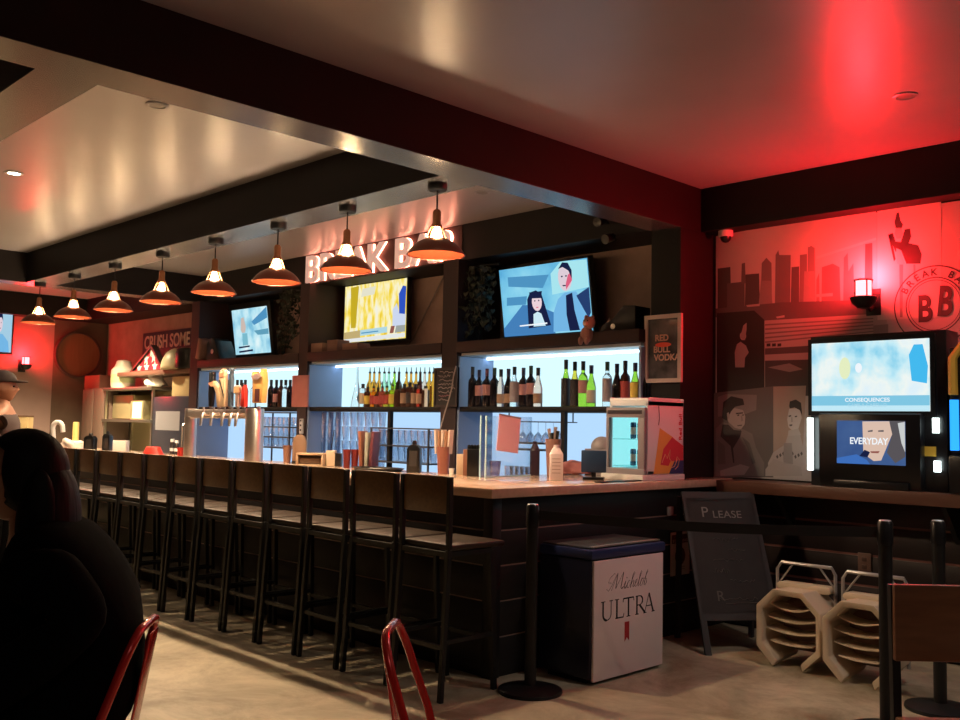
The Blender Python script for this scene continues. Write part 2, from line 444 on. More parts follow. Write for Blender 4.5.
# ------------------------------------------------------------------ back bar
YF, YB = 5.85, 6.28
SHZ = at(550, 406.5, Y=5.86).z
bays = [(-6.26, PX0 - 0.03, 'right'), (-8.60, -6.46, 'middle'), (-11.0, -8.77, 'left')]
NICHEP = glow('lit_panel', (0.62, 0.92, 1.0), NICHE * 1.12)
NICHEL = glow('lit_panel_blue', (0.46, 0.70, 1.0), NICHE * 0.98)
LEDM = glow('led_strip', (0.55, 0.80, 1.0), LED)
SIDEP = mat('niche_side', (0.20, 0.26, 0.42), 0.5)
MAROON = mat('maroon_boards', (0.030, 0.016, 0.018), 0.55, spec=0.3, var=(0.04, 0.022, 0.023), vs=4)
for x0, x1, nm in bays:
    t = thing('back_bar_shelving', 'backlit bottle shelving bay behind the bar under the %s screen' % nm, 'shelving', ((x0 + x1) / 2, YB, 0), 0, 'back bar bays')
    w = (x1 - x0) / 2
    def l(a): return a
    MB().box(-w, w, 0, 0.02, SHZ, 2.04).build('backlit_panel', NICHEP, t)
    MB().box(-w, w, 0, 0.02, 0.95, SHZ).build('backlit_panel', NICHEL, t)
    for s in (-1, 1):
        MB().box(min(s * w, s * (w - 0.02)), max(s * w, s * (w - 0.02)), YF - YB, 0, 0.95, 2.04).build('side_panel', SIDEP, t)
    MB().box(-w + .02, w - .02, YF - YB + 0.01, -0.001, SHZ - 0.045, SHZ).build('shelf', BLACKP, t, bevel=0.004)
    MB().box(-w, w, YF - YB - 0.03, 0.09, 2.075, 2.17).build('ledge', MAROON, t, bevel=0.004)
    MB().box(-w + .02, w - .02, YF - YB + 0.02, -0.0, 2.045, 2.07).build('top_board', mat('niche_top', (0.5, 0.55, 0.62), 0.4), t)
    MB().box(-w + .03, w - .03, -0.10, -0.075, 2.028, 2.044).build('led_strip', LEDM, t)
    MB().box(-w, w, -0.55, 0.02, 0.90, 0.95).build('counter', mat('back_counter', (0.05, 0.045, 0.05), 0.3), t, bevel=0.004)
    MB().box(-w, w, -0.50, 0.02, 0.0, 0.90).build('cabinet', BLACKP, t)
    for s in (-0.5, 0.0, 0.5):
        d = MB().box(s * w * 1.3 - w * 0.3, s * w * 1.3 + w * 0.3, -0.52, -0.5, 0.08, 0.86).build('door', BLACKM, t, bevel=0.003)
    if nm == 'middle':
        dvx = at(389.5, 425, Y=YF + .03).x - (x0 + x1) / 2
        MB().box(dvx - 0.02, dvx + 0.02, YF - YB + 0.02, YF - YB + 0.06, 0.95, SHZ - 0.045).build('divider', BLACKP, t)
    if nm == 'right':
        MB().box(0.20, 0.24, YF - YB + 0.02, YF - YB + 0.06, 0.95, SHZ - 0.045).build('divider', BLACKP, t)

# BREAK BAR letters along the soffit
SIGNM = mat('sign_letters', (0.80, 0.66, 0.62), 0.45, emit=(1.0, 0.62, 0.55), es=0.30)  # faces glow slightly to soften the outline of the added halo
sg = thing('wall_sign', 'raised pale letters of the bar sign on the black soffit with added glow', 'sign', (-8.74, 5.9, BZ + 0.015))
text('lettering', 'BREAK BAR', SIGNM, sg, (0, -0.03, 0.005), (1, 0, 0), (0, 0, 1), height=0.285, width=2.37, extrude=0.025, bold=0.02, align='LEFT')
hl = text('added_halo', 'BREAK BAR', glow('halo', (1.0, 0.30, 0.18), HALO), sg, (0.0, -0.010, 0.005), (1, 0, 0), (0, 0, 1), height=0.285, width=2.37, extrude=0.014, bold=0.008, align='LEFT')  # glowing copy added behind the letters to tint the ceiling salmon
_xs = sorted(v.co.x for v in hl.data.vertices); _g = max(range(len(_xs) - 1), key=lambda q: _xs[q + 1] - _xs[q]); _cut = (_xs[_g] + _xs[_g + 1]) / 2
hl2 = hl.copy(); hl2.data = hl.data.copy(); COL.objects.link(hl2)
for ob_, side_ in ((hl, 1), (hl2, -1)):
    bm_ = bmesh.new(); bm_.from_mesh(ob_.data)
    bmesh.ops.delete(bm_, geom=[v for v in bm_.verts if (v.co.x - _cut) * side_ > 0], context='VERTS'); bm_.to_mesh(ob_.data); bm_.free()
MB().box(-.05, 2.45, -0.006, 0, -.005, .31).build('maroon_glow_board', mat('sign_maroon_glow', (0.05, 0.014, 0.013), 0.7), sg)  # added board, the soffit's maroon glow put into its colour

# ------------------------------------------------------------------ screens
def tv(name, label, cat, bl, w, h, tilt, group=None, bezel=0.02, depth=0.06):
    """flat screen; bl is the bottom left corner, facing -Y, leaning forward by tilt"""
    t = thing(name, label, cat, bl, 0, group)
    M = Matrix.Rotation(tilt, 4, 'X')
    MB().box(-bezel, w + bezel, 0.004, depth, -bezel, h + bezel, M).build('casing', PLAST, t, bevel=0.006)
    t['w'] = w; t['h'] = h
    return t, M
def screen(t, M, w, h, m, name='screen'):
    s = MB().box(0, w, -0.002, 0.003, 0, h, M).build(name, m, t)
    return s
def shape(t, M, w, h, pts, m, lift=0.004, name='picture'):
    """flat shape of a screen picture, in screen fractions"""
    mb = MB(); vs = [M @ Vector((x * w, -lift, y * h)) for x, y in pts]
    if (pts and sum(pts[i][0] * pts[(i + 1) % len(pts)][1] - pts[(i + 1) % len(pts)][0] * pts[i][1] for i in range(len(pts))) < 0): vs.reverse()
    mb.poly(vs)
    me = bpy.data.meshes.new(name); me.from_pydata(mb.v, [], mb.f); me.materials.append(m)
    o = bpy.data.objects.new(name, me); COL.objects.link(o); o.parent = t
    return o
def oval(cx, cy, rx, ry, n=16): return [(cx + rx * math.cos(2 * PI * i / n), cy + ry * math.sin(2 * PI * i / n)) for i in range(n)]
def mount(t, M, w, h, back):
    a = M @ Vector((w / 2, 0.06, h / 2)); mb = MB()
    mb.bar(a, (w / 2, back - 0.02, h / 2), 0.05); mb.box(w / 2 - .12, w / 2 + .12, back - .025, back - .002, h / 2 - .12, h / 2 + .12)
    mb.build('wall_mount', BLACKM, t)
def G(name, c, k=1.0): return glow(name, c, SCREEN * k)

# right screen: two people talking
c = at(505, 337, Y=6.16); W3, H3 = 1.01, 0.60
t, M = tv('television', 'wall television over the wine bottles showing a couple in blue light', 'television', c, W3, H3, 0.15, 'televisions above the bar')
scr = screen(t, M, W3, H3, glow_noise('screen_office', [(0.10, 0.42, 0.72), (0.22, 0.62, 0.85), (0.38, 0.78, 0.92)], SCREEN, 2.5))
S3 = lambda pts, m, lift=0.005: shape(scr, M, W3, H3, pts, m, lift)
cb, dk, pale = G('scr_panel_blue', (0.08, 0.30, 0.55)), G('scr_dark', (0.01, 0.015, 0.06)), G('scr_pale', (0.62, 0.85, 0.95))
S3([(.10, .88), (.58, .84), (.50, .66), (.10, .74)], cb); S3([(.07, .58), (.31, .57), (.29, .45), (.06, .46)], cb)
S3([(.60, .55), (1, .60), (1, .98), (.72, 1.0), (.60, .85)], G('scr_wall', (0.40, 0.80, 0.88)))
S3([(0, .12), (.25, .45), (.42, .42), (.60, .30), (.60, 0), (0, 0)], G('scr_jacket', (0.06, 0.22, 0.50)))
S3([(.30, .10), (.31, .52), (.35, .62), (.42, .64), (.48, .58), (.52, .35), (.56, .12)], dk, .006)
S3(oval(.42, .47, .057, .13), G('scr_face', (0.85, 0.66, 0.72)), .007)
S3([(.36, .12), (.37, .30), (.42, .33), (.46, .30), (.50, .12)], pale, .007)
S3([(.34, .62), (.49, .62), (.475, .52), (.36, .53)], dk, .008)
S3([(.58, .02), (.60, .30), (.66, .48), (.74, .56), (.86, .56), (.93, .40), (1.0, .16), (.98, .02)], G('scr_shirt', (0.18, 0.48, 0.80)), .006)
S3([(.75, .52), (.82, .55), (.83, .30), (.87, .02), (.76, .02), (.74, .25)], dk, .007)
S3(oval(.755, .77, .075, .19), G('scr_face2', (0.75, 0.62, 0.70)), .007)
S3([(.76, .60), (.83, .72), (.835, .85), (.79, .80), (.76, .68)], G('scr_cheek', (0.75, 0.12, 0.22)), .008)
S3([(.69, .90), (.74, .985), (.80, .97), (.835, .86), (.83, .74), (.80, .86), (.74, .92)], dk, .0085)
S3([(.86, .50), (1, .60), (1, .25), (.97, .18)], G('scr_navy', (0.02, 0.05, 0.16)), .0062)
S3([(.20, .155), (.52, .165), (.52, .145), (.20, .135)], G('scr_white', (0.9, 0.95, 1)), .009)
for q in (.37, .415, .46): pass
S3(oval(.40, .49, .008, .012, 8), dk, .009); S3(oval(.445, .49, .008, .012, 8), dk, .009); S3([(.405, .40), (.44, .40), (.43, .385), (.415, .385)], G('scr_cheek', (1, 1, 1)), .009)
S3(oval(.725, .79, .010, .012, 8), dk, .009); S3(oval(.77, .79, .010, .012, 8), dk, .009); S3([(.72, .67), (.76, .665), (.76, .65), (.73, .65)], dk, .009)
mount(t, M, W3, H3, WY - c.y)

# middle screen: yellow scene
c = at(344, 343, Y=6.22); W2, H2 = 1.04, 0.615
t, M = tv('television', 'wall television in the middle of the bar showing a bright yellow scene', 'television', c, W2, H2, 0.0, 'televisions above the bar')
scr = screen(t, M, W2, H2, glow_noise('screen_yellow', [(0.80, 0.52, 0.02), (0.92, 0.72, 0.10), (0.95, 0.88, 0.55), (0.85, 0.85, 0.80)], SCREEN * 1.05, 5, (3, 1, 1)))
S2 = lambda pts, m, lift=0.005: shape(scr, M, W2, H2, pts, m, lift)
S2([(.90, .42), (.99, .40), (1, .86), (.95, .88), (.89, .75)], G('scr_royal', (0.03, 0.09, 0.55)))
S2([(.80, .20), (1, .22), (1, .40), (.90, .42), (.86, .60), (.80, .50)], G('scr_lilac', (0.62, 0.70, 0.88)))
S2([(.12, .25), (.20, .25), (.24, .98), (.10, .97)], G('scr_mustard', (0.58, 0.42, 0.02)))
S2([(.30, .92), (.52, .94), (.50, .80), (.28, .78)], G('scr_cream', (0.80, 0.78, 0.62)))
S2([(.0, .0), (.28, .02), (.28, .20), (.0, .18)], G('scr_ochre', (0.55, 0.42, 0.18)))
S2([(.28, .10), (.72, .12), (.72, .22), (.28, .20)], G('scr_caption', (0.45, 0.70, 0.78)))
S2([(.76, .10), (.82, .10), (.84, .22), (.78, .22)], G('scr_brick', (0.30, 0.10, 0.08)), .006)
S2([(.84, .10), (1, .11), (1, .22), (.86, .22)], G('scr_grey', (0.35, 0.38, 0.36)), .006)
S2([(0, 0), (1, .02), (1, .09), (0, .06)], G('scr_whitebar', (0.80, 0.82, 0.82)), .0065)
S2([(.30, .155), (.58, .165), (.58, .145), (.30, .135)], cb, .0068)
mount(t, M, W2, H2, WY - c.y)

# left screen: pale street scene
c = at(236, 355, Y=6.16); W1, H1 = 0.80, 0.555
t, M = tv('television', 'blue-framed television nearest the kitchen, showing a pale street scene', 'television', c, W1, H1, 0.15, 'televisions above the bar', bezel=0.07)
scr = screen(t, M, W1, H1, glow_noise('screen_street', [(0.18, 0.50, 0.72), (0.45, 0.78, 0.90), (0.78, 0.95, 0.98)], SCREEN, 4, (1.5, 1, 1)))
S1 = lambda pts, m, lift=0.005: shape(scr, M, W1, H1, pts, m, lift)
S1([(.22, .55), (.26, .80), (.34, .82), (.38, .60), (.34, .48), (.25, .48)], G('scr_tan', (0.62, 0.50, 0.45)))
S1([(.55, .70), (1, .98), (1, .75), (.62, .62)], cb); S1([(.60, .50), (1, .52), (1, .40), (.70, .40)], G('scr_teal', (0.12, 0.35, 0.50)))
S1([(.24, .20), (.40, .20), (.40, .46), (.26, .46)], G('scr_teal2', (0.20, 0.50, 0.62)))
S1([(.12, .04), (.52, .06), (.52, .10), (.12, .08)], dk, .006); S1([(.12, .14), (.44, .155), (.44, .19), (.12, .175)], dk, .006)
mount(t, M, W1, H1, WY - c.y)

# ------------------------------------------------------------------ red wall lamps
SCONCE_SHADE = glow('sconce_shade', (1.0, 0.10, 0.11), 8.5)
REDLIGHT = (1.0, 0.012, 0.018)
def sconce(x, y, z, nx, ny, label, watts=RED_W, off=0.17):
    """wall lamp: a dark cup with a glowing shade above it, standing off the wall along (nx, ny)"""
    t = thing('wall_lamp', label, 'wall lamp', (x, y, z), math.atan2(ny, nx))
    MB().box(0, 0.02, -0.05, 0.05, -0.16, 0.02).build('back_plate', BLACKM, t, bevel=0.004)
    MB().tube([(0.01, 0, -0.1), (0.07, 0, -0.13), (off, 0, -0.08)], 0.012).build('arm', BLACKM, t, smooth=True)
    MB().lathe([(0.0, -0.13), (0.04, -0.125), (0.075, -0.09), (0.088, -0.055), (0.08, -0.05), (0, -0.06)], 24, (off, 0, 0), cap=False).build('cup', BLACKM, t, smooth=True)
    MB().lathe([(0.05, -0.05), (0.052, 0.055)], 20, (off, 0, 0)).build('shade', SCONCE_SHADE, t, smooth=True)
    r = MB()
    r.tube([(off + 0.056 * math.cos(a * PI / 12), 0.056 * math.sin(a * PI / 12), 0.06) for a in range(24)], 0.006, 6, True)
    for a in range(4): r.bar((off + .056 * math.cos(a * PI / 2 + .8), .056 * math.sin(a * PI / 2 + .8), -0.05), (off + .056 * math.cos(a * PI / 2 + .8), .056 * math.sin(a * PI / 2 + .8), 0.06), 0.007)
    r.build('cage', BLACKM, t)
    lamp('red_lamp', 'POINT', (x + nx * (off + 0.0), y + ny * (off + 0.0), z + 0.11), watts, REDLIGHT, shadow_soft_size=0.03)
c = at(866, 290, Y=WY - 0.13)
sconce(c.x, WY, c.z, 0, -1, 'red glowing wall lamp on the photo mural')
c = at(25, 361, X=-14.87)
sconce(-15.0, c.y, c.z, 1, 0, 'red glowing wall lamp at the far kitchen end of the room', RED_W * 0.55)
c = at(46, 362, X=-14.9)

# ------------------------------------------------------------------ photo mural
MY = WY - 0.012
mural = thing('photo_mural', 'collage mural of old city photographs on the red-lit wall', 'mural', (PX1, WY, 1.08))
def mp(px, py, lift=0.0): return at(px, py, Y=MY - lift) - Vector((PX1, WY, 1.08))
GR = {}
def gray(v): v2 = v * 1.3; return mat('print_%02d' % int(v * 100), (v2, v2 * 0.93, v2 * 0.90), 0.6)
def mshape(pts, v, lift, name='print', parent=mural):
    vs = [mp(x, y, lift * 0.2) for x, y in pts]
    a = sum(vs[i].x * vs[(i + 1) % len(vs)].z - vs[(i + 1) % len(vs)].x * vs[i].z for i in range(len(vs)))
    if a < 0: vs.reverse()
    mb = MB().poly(vs)
    me = bpy.data.meshes.new(name); me.from_pydata(mb.v, [], mb.f); me.materials.append(v if not isinstance(v, float) else gray(v))
    o = bpy.data.objects.new(name, me); COL.objects.link(o); o.parent = parent
    return o
def A(*p): return [(700 + x / 3.692, 190 + y / 3.692) for x, y in p]
def B(*p): return [(710 + x / 7.58, 385 + y / 7.58) for x, y in p]
MB().box(0.025, 2.9, -0.012, -0.002, 0.0, 1.83).build('backing', gray(0.42), mural)
sky = mshape(A((60, 170), (650, 60), (650, 470), (60, 470)), mat('print_sky', (0.66, 0.60, 0.58), 0.6, var=(0.54, 0.49, 0.48), vs=2), 0.002, 'skyline_print')
for p, v in [((( 65, 460), (65, 290), (112, 284), (116, 460)), .06), (((100, 460), (100, 345), (165, 338), (165, 460)), .10), (((152, 345), (154, 272), (166, 268), (169, 345)), .12),
             (((165, 460), (168, 312), (218, 308), (222, 460)), .07), (((222, 460), (228, 270), (245, 250), (264, 270), (266, 460)), .16), (((213, 460), (225, 335), (262, 335), (270, 460)), .22),
             (((276, 460), (279, 240), (289, 222), (293, 240), (335, 240), (332, 460)), .14), (((334, 460), (338, 285), (366, 282), (366, 460)), .10), (((366, 460), (369, 240), (395, 236), (396, 460)), .17),
             (((396, 460), (398, 212), (411, 206), (424, 214), (426, 460)), .20), (((380, 460), (385, 300), (425, 300), (428, 460)), .26), (((428, 460), (430, 330), (440, 305), (442, 460)), .18),
             (((448, 460), (450, 285), (490, 272), (515, 285), (520, 460)), .16), (((528, 460), (531, 250), (545, 232), (548, 300), (566, 270), (572, 460)), .20), (((606, 460), (610, 200), (636, 195), (638, 460)), .10)]:
    mshape(A(*p), v, 0.003 + v * 0.004, 'building', sky)
mshape(A((58, 470), (58, 438), (300, 415), (640, 405), (650, 500), (240, 500)), .10, 0.005, 'water', sky)
for p in (((170, 425), (220, 420), (220, 428), (175, 432)), ((430, 385), (490, 380), (490, 392), (430, 395)), ((280, 468), (312, 462), (312, 470), (285, 474))): mshape(A(*p), .38, 0.0055, 'boat', sky)
mshape(A((430, 245), (650, 175), (650, 185), (430, 255)), .55, 0.0035, 'bridge_cable', sky)
tr = mshape(A((238, 482), (690, 455), (690, 540), (400, 560), (400, 760), (238, 760)), .34, 0.0056, 'train_print')
for k in range(5): mshape(A((240, 495 + 16 * k), (640, 472 + 12 * k), (640, 476 + 12 * k), (240, 501 + 16 * k)), .15, 0.006, 'groove', tr)
for k in range(3): mshape(A((246 + 20 * k, 567), (260 + 20 * k, 566), (260 + 20 * k, 577), (246 + 20 * k, 578)), .03, 0.0062, 'carriage_window', tr)
mshape(A((240, 585), (400, 575), (400, 600), (240, 608)), .08, 0.006, 'track', tr)
mshape(A((240, 630), (400, 626), (400, 760), (240, 760)), .06, 0.006, 'platform', tr)
mshape(A((250, 655), (330, 640), (380, 662), (330, 672)), .22, 0.0065, 'kerb', tr)
mshape(A((640, 500), (695, 495), (695, 535), (640, 538)), .22, 0.0062, 'tower', tr)
pf = mshape(A((62, 455), (200, 445), (238, 480), (238, 760), (62, 760)), .025, 0.0064, 'stage_print')
mshape(A((130, 655), (128, 600), (136, 570), (150, 560), (170, 575), (180, 600), (166, 620), (164, 655)), .30, 0.007, 'performer_shirt', pf)
mshape([(743 + 3.2 * math.cos(k * .5), 336 + 4.2 * math.sin(k * .5)) for k in range(13)], .38, 0.0072, 'performer_face', pf)
mshape(A((148, 545), (160, 500), (172, 490), (172, 515), (166, 555)), .30, 0.0074, 'performer_arm', pf)
bl = mshape(A((655, 72), (890, 42), (890, 470), (655, 480)), .50, 0.0058, 'dancer_print')
mshape(A((722, 140), (718, 118), (726, 85), (734, 82), (740, 112), (750, 128), (744, 142)), .04, 0.0062, 'hat', bl)
mshape(A((724, 140), (742, 138), (750, 160), (742, 178), (726, 180), (718, 160)), .35, 0.0062, 'head', bl)
mshape(A((694, 165), (712, 158), (722, 190), (742, 192), (742, 222), (722, 228), (706, 190)), .03, 0.0064, 'dress', bl)
mshape(A((742, 190), (756, 145), (776, 142), (780, 172), (770, 198), (742, 222)), .03, 0.0064, 'sleeve', bl)
mshape(A((738, 212), (770, 196), (806, 204), (819, 238), (814, 272), (762, 272)), .03, 0.0064, 'skirt', bl)
mshape(A((694, 165), (704, 162), (722, 255), (716, 264)), .03, 0.0064, 'arm', bl)
mshape(A((724, 215), (738, 220), (756, 272), (740, 275), (728, 272)), .45, 0.0066, 'knee', bl)
mshape(A((736, 275), (750, 275), (748, 470), (738, 470)), .25, 0.0066, 'stool_post', bl)
mshape(A((788, 275), (795, 275), (796, 330), (789, 330)), .28, 0.0066, 'stool_rail', bl)
def bx(*p): return B(*p)
cp = mshape(B((30, 60), (480, 10), (480, 700), (30, 700)), .12, 0.0066, 'couple_print')
mshape(B((60, 90), (120, 70), (355, 75), (350, 190), (270, 220), (60, 240)), .20, 0.0068, 'cafe_wall', cp)
mshape(B((480, 12), (728, 5), (700, 600), (480, 600)), mat('print_warm', (0.46, 0.36, 0.30), 0.6), 0.0068, 'bright_wall', cp)
mshape(B((40, 690), (45, 330), (95, 280), (240, 330), (320, 370), (350, 480), (410, 590), (410, 690)), .17, 0.007, 'jacket', cp)
mshape(B((80, 390), (95, 300), (180, 300), (240, 350), (230, 390), (175, 480)), .05, 0.0072, 'collar', cp)
mshape(B((120, 210), (165, 170), (250, 190), (268, 240), (262, 300), (235, 335), (190, 325), (140, 280)), .36, 0.0074, 'man_face', cp)
mshape(B((92, 250), (100, 130), (160, 85), (250, 105), (260, 150), (190, 165), (160, 200), (125, 270)), .03, 0.0076, 'man_hair', cp)
mshape(B((128, 215), (140, 205), (150, 230), (146, 262), (132, 250)), .28, 0.0077, 'ear', cp)
mshape(B((206, 226), (222, 222), (222, 232), (208, 236)), .05, 0.0078, 'eye', cp); mshape(B((244, 224), (256, 222), (256, 231), (245, 233)), .05, 0.0078, 'eye', cp)
mshape(B((234, 232), (243, 231), (252, 272), (236, 276)), .26, 0.0078, 'nose', cp)
mshape(B((140, 280), (190, 325), (235, 335), (225, 345), (180, 340), (140, 300)), .20, 0.0078, 'jaw_shade', cp)
mshape(B((240, 390), (300, 440), (345, 590), (320, 600), (280, 470)), .11, 0.0073, 'sleeve_fold', cp); mshape(B((60, 420), (110, 460), (120, 600), (60, 600)), .13, 0.0073, 'sleeve_fold', cp)
mshape(B((642, 236), (660, 232), (660, 242), (644, 245)), .05, 0.008, 'eye', cp); mshape(B((616, 245), (624, 243), (628, 280), (614, 282)), .36, 0.008, 'nose', cp)
mshape(B((595, 345), (670, 330), (690, 380), (590, 385)), .44, 0.0077, 'neck', cp)
mshape(B((195, 212), (250, 206), (250, 216), (198, 222)), .06, 0.0078, 'brow', cp); mshape(B((205, 305), (245, 300), (240, 310), (210, 313)), .12, 0.0078, 'mouth', cp)
mshape(B((75, 650), (230, 600), (300, 620), (260, 680), (80, 690)), .33, 0.0075, 'man_hand', cp)
mshape(B((150, 420), (175, 480), (185, 590), (175, 590)), .05, 0.0073, 'zip', cp)
mshape(B((440, 590), (480, 510), (570, 450), (590, 380), (680, 370), (710, 480), (700, 615), (440, 610)), .40, 0.0074, 'dress', cp)
for k in range(9): mshape(B((500 + 23 * k, 540 - 12 * (k % 3)), (512 + 23 * k, 528 - 12 * (k % 3)), (520 + 23 * k, 548 - 12 * (k % 3)), (508 + 23 * k, 560 - 12 * (k % 3))), .10, 0.0076, 'flower', cp)
mshape(B((585, 260), (600, 180), (680, 175), (695, 250), (670, 330), (625, 345), (595, 320)), .52, 0.0076, 'woman_face', cp)
mshape(B((600, 160), (605, 125), (650, 110), (690, 135), (700, 235), (680, 190), (640, 170), (605, 178)), .04, 0.0078, 'woman_hair', cp)
mshape(B((595, 232), (615, 228), (615, 238), (597, 242)), .05, 0.008, 'eye', cp); mshape(B((600, 300), (625, 298), (622, 310), (604, 312)), .10, 0.008, 'lips', cp)
mshape(B((555, 560), (560, 440), (620, 440), (625, 520), (630, 600), (560, 600)), .28, 0.0079, 'glass', cp)
mshape(B((420, 640), (480, 560), (540, 580), (690, 620), (700, 690), (420, 690)), .36, 0.0079, 'table', cp)
# round emblem painted on the mural
ec = at(934.5, 305, Y=MY); em = []
def ring(r0, r1, n=48):
    mb = MB(); vs = []
    for k in range(n):
        a = 2 * PI * k / n
        for r in (r0, r1): vs.append(Vector((ec.x + r * math.cos(a), MY - 0.002, ec.z + r * math.sin(a))) - Vector((PX1, WY, 1.08)))
    mb.add(vs, [(2 * k, 2 * k + 1, (2 * k + 3) % (2 * n), (2 * k + 2) % (2 * n)) for k in range(n)])
    return mb.build('emblem_ring', gray(0.05), mural)
ring(0.250, 0.258); ring(0.175, 0.182); ring(0.160, 0.164)
for k, ch in enumerate('BREAK BAR'):
    a = math.radians(150 - 15 * k)
    if ch != ' ':
        text('emblem_letter', ch, gray(0.05), mural, Vector((ec.x + .193 * math.cos(a), MY - 0.002, ec.z + .193 * math.sin(a))) - Vector((PX1, WY, 1.08)),
             (math.sin(a), 0, -math.cos(a)), (math.cos(a), 0, math.sin(a)), height=0.044, extrude=0.001, bold=.02)
for dx, tilt, hh in ((-0.060, 0.0, 0.17), (0.058, 0.10, 0.19)):
    text('emblem_letter', 'B', gray(0.05), mural, Vector((ec.x + dx, MY - 0.002, ec.z - 0.10 + (0.03 if tilt else 0))) - Vector((PX1, WY, 1.08)),
         (math.cos(tilt), 0, -math.sin(tilt)), (math.sin(tilt), 0, math.cos(tilt)), height=hh, width=0.09, extrude=0.001, bold=0.03)

# dome camera on the soffit
c = at(725, 232, Y=6.28)
t = thing('security_camera', 'small white security camera dome under the soffit corner', 'security camera', (c.x, 6.29, BZ - 0.0))
MB().lathe([(0, 0), (0.055, 0), (0.055, -0.035), (0.048, -0.045), (0, -0.045)], 20, cap=False).build('housing', WHITE, t, smooth=True)
MB().lathe([(0.042, -0.045), (0.036, -0.07), (0.02, -0.085), (0, -0.09)], 20, cap=False).build('dome', PLAST, t, smooth=True)
# spotlights near the pillar, under the soffit
for px, py, lb in ((600, 221, 'small black spotlight on the soffit near the pillar'), (608, 238, 'small black spotlight low on the soffit above the right television')):
    c = at(px, py, Y=5.8)
    t = thing('spotlight', lb, 'spotlight', (c.x, 5.9, c.z))
    MB().tube([(0, 0, 0), (0, -0.06, 0)], 0.012).build('arm', BLACKM, t)
    MB().lathe([(0, -0.05), (0.03, -0.05), (0.038, 0.05), (0, 0.045)], 16, (0, -0.09, 0), cap=False, M=Matrix.Rotation(1.9, 4, 'X')).build('head', PLAST, t, smooth=True)
    MB().lathe([(0, -0.052), (0.02, -0.052)], 12, (0, -0.09, 0), cap=False, M=Matrix.Rotation(1.9, 4, 'X')).build('lens', STEEL, t)

# ------------------------------------------------------------------ wall shelf with the two-screen games machine
t = thing('wall_shelf', 'brown wooden shelf along the wall under the mural', 'shelf', (-3.72, 6.345, 0.99))
MB().box(0, 3.4, -0.33, 0, 0.0, 0.08).build('board', mat('shelf_wood', (0.10, 0.042, 0.028), 0.4, var=(0.13, 0.058, 0.036), vs=5, stretch=(0.5, 5, 5)), t, bevel=0.004)
for x in (0.4, 1.5, 2.6): MB().prism([(0, 0), (-0.25, 0), (0, -0.25)], (x, 0, 0), (0, 1, 0), (0, 0, 1), (1, 0, 0), 0.03).build('bracket', BLACKM, t)
yg = 6.06
a, b_ = at(806, 480, Y=yg), at(944, 480, Y=yg)
top = at(870, 338, Y=yg + .06).z + 0.03
g = thing('games_machine', 'black two-screen games machine with white light tubes on the wall shelf', 'games machine', (a.x, yg, 1.07))
wg = b_.x - a.x
MB().box(0, wg, 0.07, 0.27, 0, top - 1.07).build('back_panel', PLAST, g, bevel=0.006)
lo, hi = at(826, 466, Y=yg), at(912, 417, Y=yg)
MB().box(lo.x - a.x - .05, hi.x - a.x + .05, 0.0, 0.07, 0.0, hi.z - 1.07 + 0.02).build('lower_casing', PLAST, g, bevel=0.008)
def gscreen(p0, p1, y, m, name):
    q0, q1 = at(*p0, Y=y), at(*p1, Y=y)
    o = MB().box(0, q1.x - q0.x, 0, 0.006, 0, q1.z - q0.z).build(name, m, g, loc=Vector((q0.x, y, q0.z)) - Vector((a.x, yg, 1.07)))
    return o, q1.x - q0.x, q1.z - q0.z
up, uw, uh = gscreen((812, 411), (929, 338), yg + 0.04, glow_noise('screen_music', [(0.20, 0.62, 0.85), (0.55, 0.85, 0.95), (0.88, 0.95, 0.92), (0.75, 0.90, 0.98)], SCREEN, 4, (1.2, 1, 1)), 'upper_screen')
MB().box(-0.03, uw + 0.03, 0.007, 0.05, -0.03, uh + 0.03).build('upper_frame', PLAST, up)
I = Matrix.Identity(4)
U = lambda pts, m, lift=.002: shape(up, I, uw, uh, pts, m, lift)
U([(.86, .42), (.98, .38), (.99, .62), (.95, .92), (.88, .92), (.84, .78)], G('scr_sky', (0.06, 0.50, 0.88)))
U([(0, .08), (1, .08), (1, .22), (0, .22)], G('scr_band', (0.22, 0.58, 0.78)))
U([(0, 0), (1, 0), (1, .08), (0, .08)], G('scr_pale2', (0.55, 0.84, 0.95)))
U(oval(.30, .62, .05, .16), G('scr_lime', (0.80, 0.88, 0.55))); U(oval(.42, .62, .03, .07), G('scr_white', (0.9, 0.95, 1)))
text('caption', 'CONSEQUENCES', G('scr_white', (.9, .95, 1)), up, (uw * .49, -0.002, uh * .135), (1, 0, 0), (0, 0, 1), height=uh * .055, width=uw * .38, extrude=.001, bold=.015)
text('caption', 'CAMILA CABELLO', G('scr_band2', (0.45, 0.72, 0.85)), up, (uw * .49, -0.002, uh * .06), (1, 0, 0), (0, 0, 1), height=uh * .05, width=uw * .33, extrude=.001)
lw, lw_, lh_ = gscreen((837, 463), (905, 421), yg - 0.004, glow_noise('screen_night', [(0.03, 0.07, 0.22), (0.07, 0.14, 0.32)], SCREEN, 3), 'lower_screen')
V = lambda pts, m, lift=.002: shape(lw, I, lw_, lh_, pts, m, lift)
V([(.40, .30), (.39, .98), (.78, .99), (.82, .70), (.74, .40), (.66, .10), (.55, .08), (.44, .20)], G('scr_skin', (0.72, 0.52, 0.42)), .0022)
V([(.78, 1), (1, 1), (1, .2), (.86, .05), (.74, .28), (.82, .70)], G('scr_hair', (0.10, 0.09, 0.10)), .0024)
V([(.90, .95), (1, .98), (1, .3), (.95, .5)], G('scr_grey2', (0.60, 0.62, 0.62)), .0026)
V([(0, 0), (.5, 0), (.45, .10), (.30, .22), (0, .12)], G('scr_blue3', (0.05, 0.16, 0.50)), .0024)
